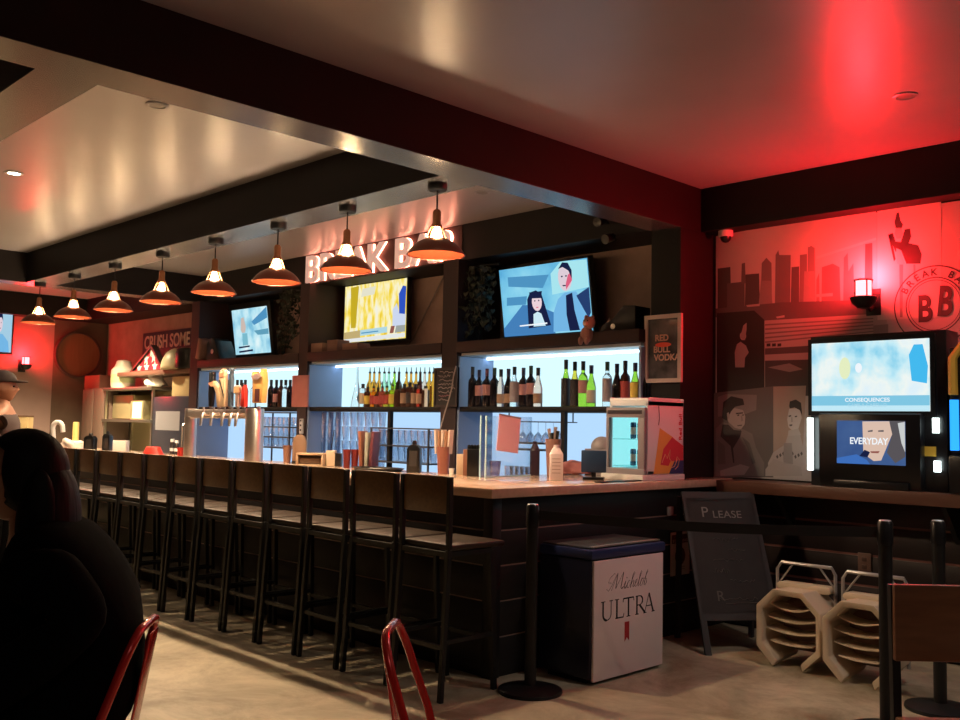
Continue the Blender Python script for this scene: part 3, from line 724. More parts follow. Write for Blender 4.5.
V([(.34, .18), (.42, .33), (.5, .28), (.46, .16)], G('scr_dark', (0, 0, 0)), .0026)
V([(.47, .77), (.54, .79), (.54, .75), (.47, .74)], G('scr_hair', (0, 0, 0)), .0026); V([(.62, .78), (.70, .79), (.70, .75), (.62, .75)], G('scr_hair', (0, 0, 0)), .0026)
V([(.50, .30), (.64, .31), (.62, .26), (.52, .26)], G('scr_brick', (0, 0, 0)), .0026)
text('caption', 'EVERYDAY', G('scr_white', (.9, .95, 1)), lw, (lw_ * .48, -0.004, lh_ * .46), (1, 0, 0), (0, 0, 1), height=lh_ * .15, width=lw_ * .56, extrude=.001, bold=.02)
TUBE = glow('light_tube', (0.85, 1.0, 0.97), 5)
for px, y0, y1 in ((810.5, 470, 418), (936, 433, 418), (937.5, 472, 461)):
    q0, q1 = at(px, y0, Y=yg + .03), at(px, y1, Y=yg + .03)
    MB().tube([(0, 0, 0), (0, 0, q1.z - q0.z)], 0.02, 10).build('light_tube', TUBE, g, loc=Vector((q0.x, q0.y, q0.z)) - Vector((a.x, yg, 1.07)))
q = at(919, 456, Y=yg + .06)
MB().box(0, 0.10, 0, 0.012, 0, 0.06).build('yellow_panel', mat('yellow_print', (0.75, 0.45, 0.05), 0.5), g, loc=q - Vector((a.x, yg, 1.07)))
MB().box(0.2, wg - 0.2, -0.03, 0.07, 0.0, 0.05).build('control_deck', PLAST, g, bevel=0.01)
# cabinet cropped by the edge of the photo
q = at(945, 480, Y=6.0)
t = thing('jukebox', 'dark jukebox with yellow edge and blue light beside the games machine', 'jukebox', (-2.135, 6.32, 0))
MB().box(0, 0.7, -0.32, 0, 1.075, 1.30).build('base', PLAST, t, bevel=0.01)
MB().box(0.0, 0.7, -0.30, 0, 1.30, 1.95).build('body', PLAST, t, bevel=0.02)
MB().tube([(0.03, -0.31, 1.66), (0.03, -0.31, 1.88), (0.10, -0.31, 1.98), (0.6, -0.31, 1.98)], 0.028, 8).build('yellow_trim', mat('yellow_trim', (0.8, 0.5, 0.08), 0.4), t, smooth=True)
MB().tube([(0.035, -0.31, 1.33), (0.035, -0.31, 1.63)], 0.026, 8).build('blue_light', glow('blue_light', (0.02, 0.25, 0.9), 2.0), t)

# framed poster on the pillar
q0, q1 = at(645.5, 383, Y=5.92), at(684, 313, Y=5.92)
t = thing('framed_poster', 'pale-framed dark vodka poster hanging on the pillar', 'poster', (q0.x, 5.925, q0.z))
w, h = q1.x - q0.x - 0.012, q1.z - q0.z
fr = MB()
for bx in ((0, w, 0, .03), (0, w, h - .03, h), (0, .03, .03, h - .03), (w - .03, w, .03, h - .03)): fr.box(bx[0], bx[1], -0.025, 0, bx[2], bx[3])
fr.build('frame', mat('pale_frame', (0.55, 0.45, 0.42), 0.35), t)
MB().box(.03, w - .03, -0.012, -0.004, .03, h - .03).build('print', mat('poster_print', (0.03, 0.03, 0.035), 0.12, var=(0.16, 0.15, 0.16), vs=7, coat=0.6), t)
PK = mat('poster_text', (0.62, 0.35, 0.28), 0.4)
for s_, zz in (('RED', .615), ('BULL', .445), ('VODKA', .325)):
    text('poster_lettering', s_, PK, t, (w * (.46 if s_ != 'VODKA' else .60), -0.013, h * zz), (1, 0, 0), (0, 0, 1), height=h * .092, extrude=.0015, bold=.03)
MB().lathe([(0, 0), (1, 0), (1, .0015), (0, .0015)], 20, (w * .5, -0.0135, h * .555), cap=False, M=Matrix.Rotation(PI / 2, 4, 'X') @ Matrix.Diagonal((w * .22, h * .035, 1, 1))).build('red_emblem', mat('poster_red', (0.8, 0.08, 0.04), 0.4), t)

# ------------------------------------------------------------------ small fridge on the counter
fy = 5.36
fx0, fx1 = at(605.5, 472, Y=fy).x, at(644, 473, Y=fy).x
ftop = at(644, 397, Y=fy).z
fw, fd, fh = fx1 - fx0, 0.475, ftop - 1.11
t = thing('countertop_fridge', 'small white glass-door energy drink fridge glowing on the counter', 'fridge', (fx0, fy, 1.07))
FRM = mat('fridge_frame', (0.24, 0.20, 0.22), 0.4)
FW = mat('fridge_white', (0.78, 0.78, 0.82), 0.35)
b0 = MB()
for q in ((0, fw, 0, 0.0, fd, 0.04),): pass
MB().box(-0.02, fw + 0.01, -0.03, fd, 0.0, 0.04).build('base_tray', WHITE, t, bevel=0.006)
sh = MB()
sh.box(0, 0.02, 0.04, fd, .04, fh + .04); sh.box(fw - .02, fw, 0.04, fd, .04, fh + .02); sh.box(0, fw, fd - .02, fd, .04, fh + .04); sh.box(0, fw, .04, fd, .04, .07)
sh.prism([(0.04, 0), (fd, 0), (fd, .035), (fd - .05, .06), (0.10, .06), (0.04, .05)], (0, 0, fh - .02), (0, 1, 0), (0, 0, 1), (1, 0, 0), fw)
sh.build('body', FW, t, bevel=0.006)
dr = MB()
for bx in ((0, fw, .04, .08), (0, fw, fh - .10, fh - .03), (0, .025, .08, fh - .10), (fw - .055, fw, .08, fh - .10)): dr.box(bx[0], bx[1], 0.0, 0.03, bx[2], bx[3])
d = dr.build('door', FRM, t, bevel=0.004)
MB().box(.025, fw - .055, 0.01, 0.018, .08, fh - .10).build('glass', clear('door_glass', (0.96, 1, 1), 0.03, 0.3), d)
MB().box(.03, fw - .06, fd - .05, fd - .03, .08, fh - .08).build('glowing_back', glow('fridge_glow', (0.32, 0.84, 0.88), 1.1), t)  # back wall glows by itself, standing in for the lit interior
MB().box(.0205, .024, .05, fd - .05, .08, fh - .08).build('glowing_liner', glow('fridge_glow', (0, 0, 0), 1), t)  # inner wall glows like the back, in place of light on it
MB().box(.05, .085, fd - .09, fd - .06, .12, fh - .14).build('light_tube', glow('fridge_tube', (0.8, 1, 1), 3), t)
for zz in (.09, .09 + (fh - .17) * .52):
    s_ = MB().box(.025, fw - .03, .05, fd - .05, zz, zz + .006).build('shelf', clear('shelf_glass', (0.8, 1, 1), 0.2, 0.5), t)
MB().box(.02, fw - .02, -.004, 0.0, fh - .075, fh - .05).build('header_strip', mat('header', (0.03, 0.02, 0.03), 0.4), d)
F2 = t
CAN = mat('drink_can', (0.10, 0.25, 0.45), 0.25, 0.8)
k = 0
for zz, nm in ((.096, 'lower'), (.096 + (fh - .17) * .52, 'upper')):
    for j in range(3):
        c_ = MB().lathe([(0, 0), (.018, 0), (.021, .006), (.021, .105), (.017, .115), (0, .115)], 14, cap=False).build('drink_can', CAN, smooth=True, loc=(fx0 + fw - .195 + .045 * j, fy + .14 + .02 * j, 1.07 + zz))
        MB().lathe([(.0213, .03), (.0213, .08)], 14, cap=False).build('label_band', STEEL, c_)
        tag(c_, 'slim drink can inside the glowing fridge, %s from the glass side on the %s shelf' % (ORD[j], nm), 'can', 'cans in the fridge'); k += 1
# artwork on the fridge's right side: u runs back along +Y, v up
def side(pts, m, lift, name):
    mb = MB(); mb.poly([(fw + lift, .04 + u * (fd - .04), .045 + v * (fh - .05)) for u, v in pts])
    o = mb.build(name, m, F2); return o
side([(.32, .66), (.68, .53), (.90, .40), (.60, .0), (.16, .0)], mat('art_yellow', (0.78, 0.42, 0.08), 0.4), .001, 'yellow_shape')
side([(.66, .53), (.98, .40), (.98, .18), (.62, .18), (.56, .11), (.34, .13), (.42, .36)], mat('art_red', (0.62, 0.03, 0.06), 0.4), .002, 'red_shape')
side([(.58, 0), (.98, 0), (.98, .19), (.74, .19), (.66, .10)], mat('art_blue', (0.03, 0.03, 0.16), 0.4), .0025, 'blue_shape')
AY = mat('art_pale', (0.85, 0.50, 0.30), 0.4)
def sstroke(pts, w, m=AY):
    mb = MB(); P = [Vector((fw + .0035, .04 + u * (fd - .04), .045 + v * (fh - .05))) for u, v in pts]
    mb.tube(P, w, 5); return mb.build('bull_outline', m, F2)
sstroke([(.38, .16), (.46, .28), (.52, .22), (.60, .34), (.58, .22), (.66, .16), (.62, .08), (.72, .10), (.80, .20)], .003)
sstroke([(.74, .06), (.82, .10), (.86, .20), (.80, .24), (.76, .17)], .003)
sstroke([(.28, .98), (.30, .80), (.28, .70)], .0022, mat('art_line', (0.05, 0.04, 0.05), 0.5))
text('side_lettering', 'Red Bull', mat('art_red', (0, 0, 0)), F2, (fw + .001, .04 + .93 * (fd - .04), .045 + .68 * (fh - .05)), (0, 0, 1), (0, -1, 0), height=.034, width=(fh - .05) * .38, bold=.02)

# ------------------------------------------------------------------ beer cooler at the corner
c0 = (-3.79, 4.225)
t = thing('beer_cooler', 'dark blue beer cooler with white branded front beside the bar', 'cooler', (c0[0], c0[1], 0))
cwx, cwy, ch = 0.395, 0.70, 0.755
NAVY = mat('navy_steel', (0.008, 0.010, 0.028), 0.35); NAVY2 = mat('navy_band', (0.02, 0.03, 0.11), 0.35)
MB().box(0, cwx - .012, 0, cwy, 0.03, ch - .07).build('body', NAVY, t, bevel=0.012)
MB().box(-.0, cwx, -.004, cwy + .004, ch - .068, ch - .012).build('lid_band', NAVY2, t, bevel=0.012)
MB().box(.01, cwx - .03, .01, cwy - .01, ch - .012, ch).build('lid', mat('cooler_lid', (0.05, 0.05, 0.055), 0.3), t, bevel=0.005)
for yy in (.16, .5): MB().box(cwx - .05, cwx - .02, .03, cwy - .03, ch - .004, ch + .003).build('lid_rail', STEEL, t) if yy == .16 else None
MB().box(cwx - .012, cwx + .004, 0.012, cwy - .03, 0.02, ch - .075).build('front_panel', mat('cooler_front', (0.74, 0.63, 0.64), 0.45), t, bevel=0.003)
for yy in (.05, cwy - .05): MB().box(.05, cwx - .06, yy - .02, yy + .02, 0, .03).build('foot', BLACKM, t)
INK = mat('ink', (0.012, 0.01, 0.015), 0.5)
def front(pts, wd, name, m=INK, z=0.0):
    """pen stroke on the cooler front: (u along +Y, v up) in metres, with a width at each point"""
    mb = MB(); L_, R_ = [], []
    for i, p in enumerate(pts):
        a_ = Vector(pts[min(i + 1, len(pts) - 1)]) - Vector(pts[max(i - 1, 0)]); a_.normalize(); n_ = Vector((-a_.y, a_.x))
        w_ = wd[i] if isinstance(wd, list) else wd
        L_.append(Vector(p) + n_ * w_ / 2); R_.append(Vector(p) - n_ * w_ / 2)
    vs = [(cwx + .0048 + z, q.x, q.y) for q in L_ + R_]; k_ = len(pts)
    mb.add(vs, [(i, i + 1, k_ + i + 1, k_ + i) for i in range(k_ - 1)])
    return mb
def glyph(strokes, name, ox, oy, sx, sy, w=1.0, shear=0.0):
    mb = MB()
    for st, wd in strokes:
        wd = [q * w for q in wd] if isinstance(wd, list) else wd * w
        P = [(ox + (x + y * shear) * sx, oy + y * sy) for x, y in st]
        s_ = front(P, wd, name); mb.add(s_.v, s_.f)
    return mb.build(name, INK, t)
TH, TN = .014, .006
def arc(cx, cy, rx, ry, a0, a1, n=10): return [(cx + rx * math.cos(math.radians(a0 + (a1 - a0) * i / n)), cy + ry * math.sin(math.radians(a0 + (a1 - a0) * i / n))) for i in range(n + 1)]
def serif(x, y, w=.26): return ([(x - w / 2, y), (x + w / 2, y)], .005)
ULT = {
 'U': [([(.15, 1), (.15, .35)] + arc(.45, .32, .30, .32, 180, 270, 6), [TH] * 8 + [TH * .7]), (arc(.45, .32, .33, .32, 270, 360, 6) + [(.78, 1)], TN), serif(.15, 1, .34), serif(.78, 1, .28)],
 'L': [([(.2, 1), (.2, 0)], TH), ([(.08, 0.01), (.75, 0.01)], .007), ([(.72, 0), (.78, .2)], .006), serif(.2, 1, .34)],
 'T': [([(.45, 1), (.45, 0)], TH), ([(.02, .985), (.88, .985)], .008), ([(.03, .98), (.0, .8)], .006), ([(.87, .98), (.9, .8)], .006), serif(.45, 0, .32)],
 'R': [([(.2, 1), (.2, 0)], TH), ([(.1, .985), (.4, .985)] + arc(.42, .74, .26, .245, 90, -90, 10) + [(.2, .49)], [TN] * 4 + [TH * .8] * 6 + [TN] * 4), ([(.42, .5), (.9, 0)], TH), serif(.2, 0, .3), serif(.9, 0, .24)],
 'A': [([(.45, 1.05), (.08, 0)], TN), ([(.45, 1.05), (.82, 0)], TH), ([(.22, .36), (.68, .36)], .006), serif(.08, 0, .24), serif(.82, 0, .28)],
}
for ch_, ox in zip('ULTRA', (.075, .195, .275, .385, .475)):
    glyph(ULT[ch_], 'front_lettering', ox, .345, .115, .105)
# the script word above: M i c h e l o b in a slanted hand
t1, t2 = .0022, .0050
scr_ = [
 ([(-.35, .15), (-.15, .0), (.05, .35), (.25, 1.0), (.05, 1.1), (-.25, .85), (-.30, .55), (-.05, .5)], t1), ([(.10, 0), (.32, 1.1)], t1), ([(.32, 1.1), (.42, .1)], t2), ([(.42, .1), (.80, 1.12)], t1), ([(.80, 1.12), (.85, .1), (.95, .02), (1.05, .15)], t2),
 ([(1.05, .15), (1.15, .5)], t1), ([(1.15, .5), (1.14, .05), (1.22, .0), (1.32, .2)], t2), ([(1.17, .68), (1.21, .72)], t2),
 ([(1.55, .45), (1.45, .52), (1.34, .3), (1.38, .03), (1.5, .02), (1.62, .2)], [t1, t1, t2, t2, t1, t1]),
 ([(1.62, .2), (1.80, .95), (1.74, 1.05), (1.68, .8), (1.68, 0)], [t1, t1, t1, t2, t2]), ([(1.68, .2), (1.80, .5), (1.88, .4), (1.87, .05), (1.95, .0), (2.02, .15)], [t1, t1, t2, t2, t1, t1]),
 ([(2.02, .22), (2.16, .35), (2.15, .52), (2.05, .45), (2.03, .1), (2.12, .0), (2.26, .2)], [t1, t1, t1, t2, t2, t1, t1]),
 ([(2.26, .2), (2.42, .95), (2.36, 1.05), (2.31, .8), (2.31, .05), (2.38, .0), (2.48, .2)], [t1, t1, t1, t2, t2, t1, t1]),
 ([(2.68, .5), (2.56, .5), (2.48, .2), (2.54, .0), (2.66, .05), (2.72, .3), (2.66, .5), (2.78, .45)], [t1, t2, t2, t1, t1, t2, t1, t1]),
 ([(2.78, .45), (2.96, .95), (2.90, 1.05), (2.85, .8), (2.85, .05), (2.95, .0), (3.03, .2), (2.98, .45), (2.88, .42)], [t1, t1, t1, t2, t2, t1, t2, t1, t1]),
]
glyph(scr_, 'front_script', .155, .505, .112, .085, 1.1, shear=.28)
rb = MB(); rb.prism([(.292, .205), (.292, .315), (.335, .315), (.335, .205), (.3135, .228)], (cwx + .0045, 0, 0), (0, 1, 0), (0, 0, 1), (1, 0, 0), .001)
rb.build('red_ribbon', mat('ribbon_red', (0.42, 0.02, 0.03), 0.5), t)

# notice on the bar side
q0, q1 = at(668, 577, X=-3.855), at(689.5, 531, X=-3.855)
yy0 = q1.y - 0.235; zb, zt = q0.z, q1.z
t = thing('paper_notice', 'pale no standing notice with dark heading taped to the bar side', 'notice', (-3.856, yy0, zb))
pw, ph = .235, max(0.30, zt - zb)
MB().box(0, .002, 0, pw, 0, ph).build('sheet', mat('notice_paper', (0.62, 0.50, 0.46), 0.7), t)
DK = mat('notice_dark', (0.07, 0.025, 0.02), 0.6)
MB().box(.002, .003, .015, pw - .02, ph * .74, ph * .94).build('heading', DK, t)
NP = mat('notice_letters', (0.55, 0.42, 0.36), 0.6)
text('heading_lettering', 'NO', NP, t, (.003, pw * .5, ph * .86), (0, 1, 0), (0, 0, 1), height=ph * .06, extrude=.0006, bold=.02)
text('heading_lettering', 'STANDING', NP, t, (.003, pw * .5, ph * .765), (0, 1, 0), (0, 0, 1), height=ph * .065, width=pw * .78, extrude=.0006, bold=.02)
RX = Matrix.Rotation(PI / 2, 4, 'Y')
MB().lathe([(0, 0), (.062, 0), (.062, .001), (0, .001)], 28, (.002, pw * .5, ph * .44), cap=False, M=RX).build('round_symbol', DK, t)
MB().lathe([(0, 0), (1, 0), (1, .0006), (0, .0006)], 16, (.0034, pw * .5, ph * .52), cap=False, M=RX @ Matrix.Diagonal((.018, .013, 1, 1))).build('spoon', NP, t)
MB().box(.003, .0036, pw * .5 - .005, pw * .5 + .005, ph * .33, ph * .5).build('spoon_handle', NP, t)
for zz in (.18, .13): MB().box(.002, .0026, pw * .25, pw * .75, ph * zz, ph * (zz + .02)).build('small_print', mat('notice_line', (0.35, 0.25, 0.22), 0.7), t)
q = at(670, 511, X=-3.855)
t = thing('wall_outlet', 'small grey socket on the bar side under the counter', 'outlet', (-3.86, q.y, q.z))
MB().box(0, .012, -.035, .035, -.03, .03).build('plate', mat('grey_plate', (0.33, 0.31, 0.31), 0.5), t, bevel=0.003)
q = at(865, 563, Y=6.345)
t = thing('wall_outlet', 'brown socket plate on the dark boards behind the high chairs', 'outlet', (q.x, 6.345, q.z))
pl = MB().box(-.045, .045, -.01, 0, -.065, .065).build('plate', mat('brown_plate', (0.16, 0.09, 0.075), 0.45), t, bevel=0.003)
for zz in (-.025, .025): MB().box(-.017, .017, -.013, -.009, zz - .014, zz + .014).build('socket', mat('brown_plate_dark', (0.10, 0.055, 0.045), 0.4), pl, bevel=0.002)

# ------------------------------------------------------------------ stanchions and belt
def stanchion(x, y, h, label):
    t = thing('belt_stanchion', label, 'stanchion', (x, y, 0), 0, 'black belt stanchions')
    MB().lathe([(0, 0), (.172, 0), (.175, .006), (.172, .018), (.12, .03), (.05, .04), (0, .042)], 40, cap=False).build('base', BLACKM, t, smooth=True)
    MB().lathe([(0, .03), (.032, .03), (.032, h - .10), (0, h - .10)], 20, cap=False).build('post', BLACKM, t, smooth=True)
    MB().lathe([(0, h - .115), (.036, h - .115), (.036, h - .01), (0.03, h), (0, h)], 20, cap=False).build('head', PLAST, t, smooth=True)
    MB().lathe([(0, h), (.03, h), (.028, h + .004), (0, h + .005)], 20, cap=False).build('cap', mat('cap_metal', (0.5, 0.48, 0.47), 0.3, 0.9), t, smooth=True)
s1 = (-3.546, 3.892); q2 = at(885, 521, Z=1.0); q3 = at(938, 521, Z=0.97)
stanchion(*s1, 1.0, 'black belt stanchion standing by the bar corner and the beer cooler')
stanchion(q2.x, q2.y, 1.0, 'black belt stanchion behind the wooden-backed chair, joined to the belt')
stanchion(q3.x, q3.y, 0.97, 'black belt stanchion partly behind the wooden chair, nearest the wall')
a_, b_ = Vector((s1[0], s1[1], .945)), Vector((q2.x, q2.y, .945)); dv = (b_ - a_).normalized()
a_ += dv * .037; b_ -= dv * .037
bt = MB()
n_ = Vector((-dv.y, dv.x, 0)) * .0012
for k in range(12):
    f0, f1 = k / 12, (k + 1) / 12
    p, q = a_.lerp(b_, f0), a_.lerp(b_, f1); p.z -= .02 * math.sin(PI * f0); q.z -= .02 * math.sin(PI * f1)
    bt.add([v + s * n_ + Vector((0, 0, zz)) for v in (p, q) for s in (-1, 1) for zz in (-.025, .025)], [(0, 1, 5, 4), (2, 6, 7, 3), (0, 4, 6, 2), (1, 3, 7, 5)])
tag(bt.build('barrier_belt', mat('belt', (0.008, 0.007, 0.008), 0.85)), 'black webbing belt stretched between two stanchions across the chalkboard', 'belt')

# ------------------------------------------------------------------ chalkboard A-frame
tl, tr_ = Vector((-3.745, 5.62, 1.0)), Vector((-3.435, 6.03, 1.0))
bl_, br_ = Vector((-3.385, 5.36, 0.0)), Vector((-3.06, 5.79, 0.0))
t = thing('chalkboard_sign', 'black folding chalkboard with handwriting standing between cooler and high chairs', 'chalkboard', (-3.45, 5.7, 0))
o_ = Vector((-3.45, 5.7, 0))
rr = (tr_ - tl).normalized(); uu = (tl - bl_).normalized(); nn = rr.cross(uu).normalized()
FRB = mat('chalk_frame', (0.028, 0.022, 0.024), 0.5, spec=.3)
def onb(u, v): return tl.lerp(tr_, u) * v + bl_.lerp(br_, u) * (1 - v)
def slab(pts, d, name, m):
    mb = MB(); P = [onb(u, v) - o_ for u, v in pts]; k_ = len(P)
    mb.add(P + [p - nn * d for p in P], [tuple(range(k_)), tuple(range(2 * k_ - 1, k_ - 1, -1))] + [(i, i + k_, (i + 1) % k_ + k_, (i + 1) % k_) for i in range(k_)])
    return mb.build(name, m, t)
slab([(.04, .24), (.96, .24), (.96, .96), (.04, .96)], .012, 'board', mat('slate', (0.020, 0.017, 0.019), 0.65, spec=.3, var=(0.027, 0.023, 0.025), vs=9))
for nm, p in (('leg', [(0, .0), (.075, .0), (.075, 1), (0, 1)]), ('leg', [(.925, .0), (1, .0), (1, 1), (.925, 1)])): slab(p, .025, nm, FRB)
slab([(.075, .93), (.925, .93), (.925, 1), (.075, 1)], .022, 'top_rail', FRB); slab([(.075, .20), (.925, .20), (.925, .26), (.075, .26)], .022, 'bottom_rail', FRB)
rear0, rear1 = Vector((-3.80, 5.66, 0)), Vector((-3.48, 6.08, 0))
for a_, b_ in ((tl, rear0), (tr_, rear1)): MB().bar(a_ - o_ - nn * .04 - Vector((0, 0, .02)), b_ - o_, .03).build('rear_leg', FRB, t)
CH = mat('chalk', (0.20, 0.19, 0.195), 0.9)
def chalk(word, u, v, hgt, width=None, m=CH):
    text('chalk_writing', word, m, t, onb(u, v) - o_ + nn * .001, rr, uu, height=hgt, width=width, extrude=.001)
chalk('P', .27, .835, .07); chalk('LEASE', .57, .83, .05, .20)
CH2 = mat('chalk_faint', (0.10, 0.09, 0.09), 0.9)
random.seed(3)
for v, u0, u1, h_ in ((.745, .22, .75, .05), (.68, .32, .68, .05), (.62, .5, .74, .03), (.555, .28, .70, .03), (.49, .26, .48, .05), (.43, .46, .8, .03), (.315, .28, .80, .05)):
    mb = MB(); n_ = 16; P = []
    for k in range(n_):
        P.append(onb(u0 + (u1 - u0) * k / n_, v + random.uniform(-.3, 1) * h_ * .45) - o_ + nn * .002)
    mb.tube(P, .0018, 4); mb.build('chalk_scrawl', CH2, t)
chalk('R', .30, .315, .065, None, CH2)
MB().bar(onb(.35, .298) - o_ + nn * .002, onb(.85, .305) - o_ + nn * .002, .003).build('chalk_underline', CH2, t)

# ------------------------------------------------------------------ plastic high chairs by the wall
CREAM = mat('cream_plastic', (0.60, 0.49, 0.36), 0.42, var=(0.56, 0.45, 0.33), vs=5)
TUBEM = mat('grey_tube', (0.42, 0.40, 0.40), 0.3, 0.6)
def octo(hw, hz, c, zc): return [(-hw + c, zc - hz), (-hw, zc - hz + c), (-hw, zc + hz - c), (-hw + c, zc + hz), (hw - c, zc + hz), (hw, zc + hz - c), (hw, zc - hz + c), (hw - c, zc - hz)]
def high_chair(x, y, label):
    t = thing('high_chair', label, 'high chair', (x, y, 0), 0, 'plastic high chairs')
    zc = .235
    O0, I0 = octo(.205, .232, .11, zc), octo(.172, .195, .097, zc)
    O1, I1 = octo(.195, .21, .105, zc + .01), octo(.165, .175, .09, zc + .01)
    rings = [(O0, 0.0), (O1, .30), (I1, .30), (I0, .015)]
    mb = MB(); vs = []; fs = []
    for P, yy in rings: vs += [(px, yy, pz) for px, pz in P]
    for r_ in range(4):
        r2 = (r_ + 1) % 4
        for i in range(8):
            i2 = (i + 1) % 8
            if i == 7 : continue          # open at the floor side
            fs.append((r_ * 8 + i, r_ * 8 + i2, r2 * 8 + i2, r2 * 8 + i))
    fs += [(0, 8, 16, 24), (7, 31, 23, 15)]
    mb.add(vs, fs); mb.build('shell', CREAM, t, bevel=0.007)
    MB().prism(octo(.165, .175, .09, zc + .01), (0, .27, 0), (1, 0, 0), (0, 0, 1), (0, 1, 0), .02).build('back', mat('shaded_inside', (0.20, 0.10, 0.07), 0.5), t)  # brown paints the shade inside the cream shell
    for k, zz in enumerate((.375, .30, .225, .15)):
        mb = MB(); n_ = 10; top_ = []; 
        wv = .135 if k in (0, 3) else .160
        for i in range(n_ + 1):
            xx = -wv + 2 * wv * i / n_; sag = -.028 * (1 - (xx / wv) ** 2) * (1.2 - .25 * k)
            for yy, dz in ((.05, 0), (.17, .010), (.17, .004), (.05, -.008)): top_.append((xx, yy, zz + sag + dz))
        fs = []
        for i in range(n_):
            for j in range(4): fs.append((i * 4 + j, i * 4 + (j + 1) % 4, i * 4 + 4 + (j + 1) % 4, i * 4 + 4 + j))
        fs += [(3, 2, 1, 0), (n_ * 4, n_ * 4 + 1, n_ * 4 + 2, n_ * 4 + 3)]
        mb.add(top_, fs); mb.build('seat_lip', CREAM, t, bevel=0.003)
    lip = octo(.175, .05, .03, .47)
    MB().prism([(px, pz) for px, pz in octo(.175, .022, .014, .462)], (0, .20, 0), (1, 0, 0), (0, 0, 1), (0, 1, 0), .10).build('tray', CREAM, t, bevel=0.006)
    fz = .60
    MB().tube([(-.19, .24, .10), (-.19, .24, fz - .04), (-.165, .245, fz), (.165, .245, fz), (.19, .24, fz - .04), (.19, .24, .10)], .011, 8).build('frame', TUBEM, t, smooth=True)
    for s in (-1, 1): MB().tube([(s * .09, .245, fz - .008), (s * .185, .25, .47)], .006, 6).build('brace', TUBEM, t)
    return t
q = at(790, 667, Z=0); high_chair(-2.865, 5.42, 'cream plastic high chair with metal hoop, nearer the chalkboard')
high_chair(-2.41, 5.36, 'cream plastic high chair partly behind the belt stanchion and wooden chair')

# ------------------------------------------------------------------ chairs near the camera
def tolix(loc, rz, label):
    """red pressed-metal chair; local +x is forward"""
    t = thing('metal_chair', label, 'chair', (*loc, 0), rz, 'red metal chairs')
    MB().box(-.18, .18, -.18, .18, .435, .452).build('seat', REDPAINT, t, bevel=0.008)
    for sx in (-1, 1):
        for sy in (-1, 1): MB().tube([(sx * .155, sy * .15, .44), (sx * .215, sy * .21, 0)], [.018, .013], 8).build('leg', REDPAINT, t, smooth=True)
    for s in (-1, 1): MB().bar((s * .19, -.185, .2), (s * .19, .185, .2), .012, .02).build('stretcher', REDPAINT, t)
    P = [(-.165, -.175, .44), (-.20, -.172, .58), (-.245, -.155, .71)]
    P += [(-.245 - .045 * math.sin(a * PI / 10), -.155 + .085 * (1 - math.cos(a * PI / 10)) , .71 + .135 * math.sin(a * PI / 10)) for a in range(1, 6)]
    P2 = P + [(x, -y, z) for x, y, z in reversed(P)]
    MB().tube(P2, .0125, 10).build('back_rim', REDPAINT, t, smooth=True)
    mb = MB()
    for k in range(8):
        pass
    mb.prism([(-.05, .45), (-.05, .835), (.05, .835), (.05, .45)], (-.17, 0, 0), (0, 1, 0), Vector((-.17, 0, 1)).normalized(), (1, 0, 0), .006)
    mb.build('splat', REDPAINT, t, bevel=0.003)
    return t
WR = math.atan2(-.78, -.62)
wc = at(141, 620, D=2.72).to_2d() + Vector((math.cos(WR), math.sin(WR))) * .27
tolix((wc.x, wc.y), WR, 'red metal chair under the seated woman in black')
e = at(394, 634, D=2.72); f_ = Vector((math.cos(.72), math.sin(.72)))
tolix((e.x + f_.x * .28, e.y + f_.y * .28), .72, 'empty red metal chair at the bottom edge, its back towards the bar stools')

# wooden-backed chair at the right edge
q = at(893, 584, D=3.25); q_r = q + Vector((RIGHT.x, RIGHT.y, 0)).normalized() * .40
fr_ = Vector((-.36, -.93, 0)).normalized()   # the chair faces away to the camera side
t = thing('wooden_back_chair', 'black metal chair with a plain brown wooden back at the right edge', 'chair', ((q.x + q_r.x) / 2, (q.y + q_r.y) / 2, 0), math.atan2(RIGHT.y, RIGHT.x))
zt = q.z
MB().box(-.20, .20, -.012, .012, zt - .255, zt, Matrix.Translation((0, 0, 0))).build('backrest', mat('back_wood', (0.16, 0.062, 0.026), 0.4, var=(0.21, 0.085, 0.036), vs=6, stretch=(1, 6, 6)), t, bevel=0.006)
for s in (-1, 1):
    mb = MB(); mb.bar((s * .19, .025, zt - .005), (s * .185, .02, .46), .028); mb.bar((s * .185, .02, .46), (s * .20, .08, 0), .028); mb.build('leg', BLACKM, t)
    MB().bar((s * .185, -.40, .45), (s * .195, -.43, 0), .028).build('leg', BLACKM, t)
MB().box(-.20, .20, -.42, .0, .45, .475).build('seat', mat('back_wood', (0, 0, 0)), t, bevel=0.008)

# ------------------------------------------------------------------ people
def skin_mesh(V, E, R, sub=2):
    me = bpy.data.meshes.new('figure'); me.from_pydata(V, E, [])
    o = bpy.data.objects.new('figure', me); COL.objects.link(o)
    o.modifiers.new('k', 'SKIN').use_smooth_shade = True
    for i, r in enumerate(R):
        r = r if isinstance(r, (tuple, list)) else (r, r)
        me.skin_vertices[0].data[i].radius = r
        me.skin_vertices[0].data[i].use_root = (i == 0)
    s_ = o.modifiers.new('s', 'SUBSURF'); s_.levels = s_.render_levels = sub
    dg = bpy.context.evaluated_depsgraph_get(); dg.update()
    r_ = bpy.data.meshes.new_from_object(o.evaluated_get(dg))
    bpy.data.objects.remove(o)
    return r_
def join(name, meshes, material, parent):
    bm = bmesh.new()
    for q in meshes: bm.from_mesh(q)
    me = bpy.data.meshes.new(name); bm.to_mesh(me); bm.free()
    me.polygons.foreach_set('use_smooth', [True] * len(me.polygons)); me.materials.clear(); me.materials.append(material)
    for p in me.polygons: p.material_index = 0
    o = bpy.data.objects.new(name, me); COL.objects.link(o); o.parent = parent
    return o
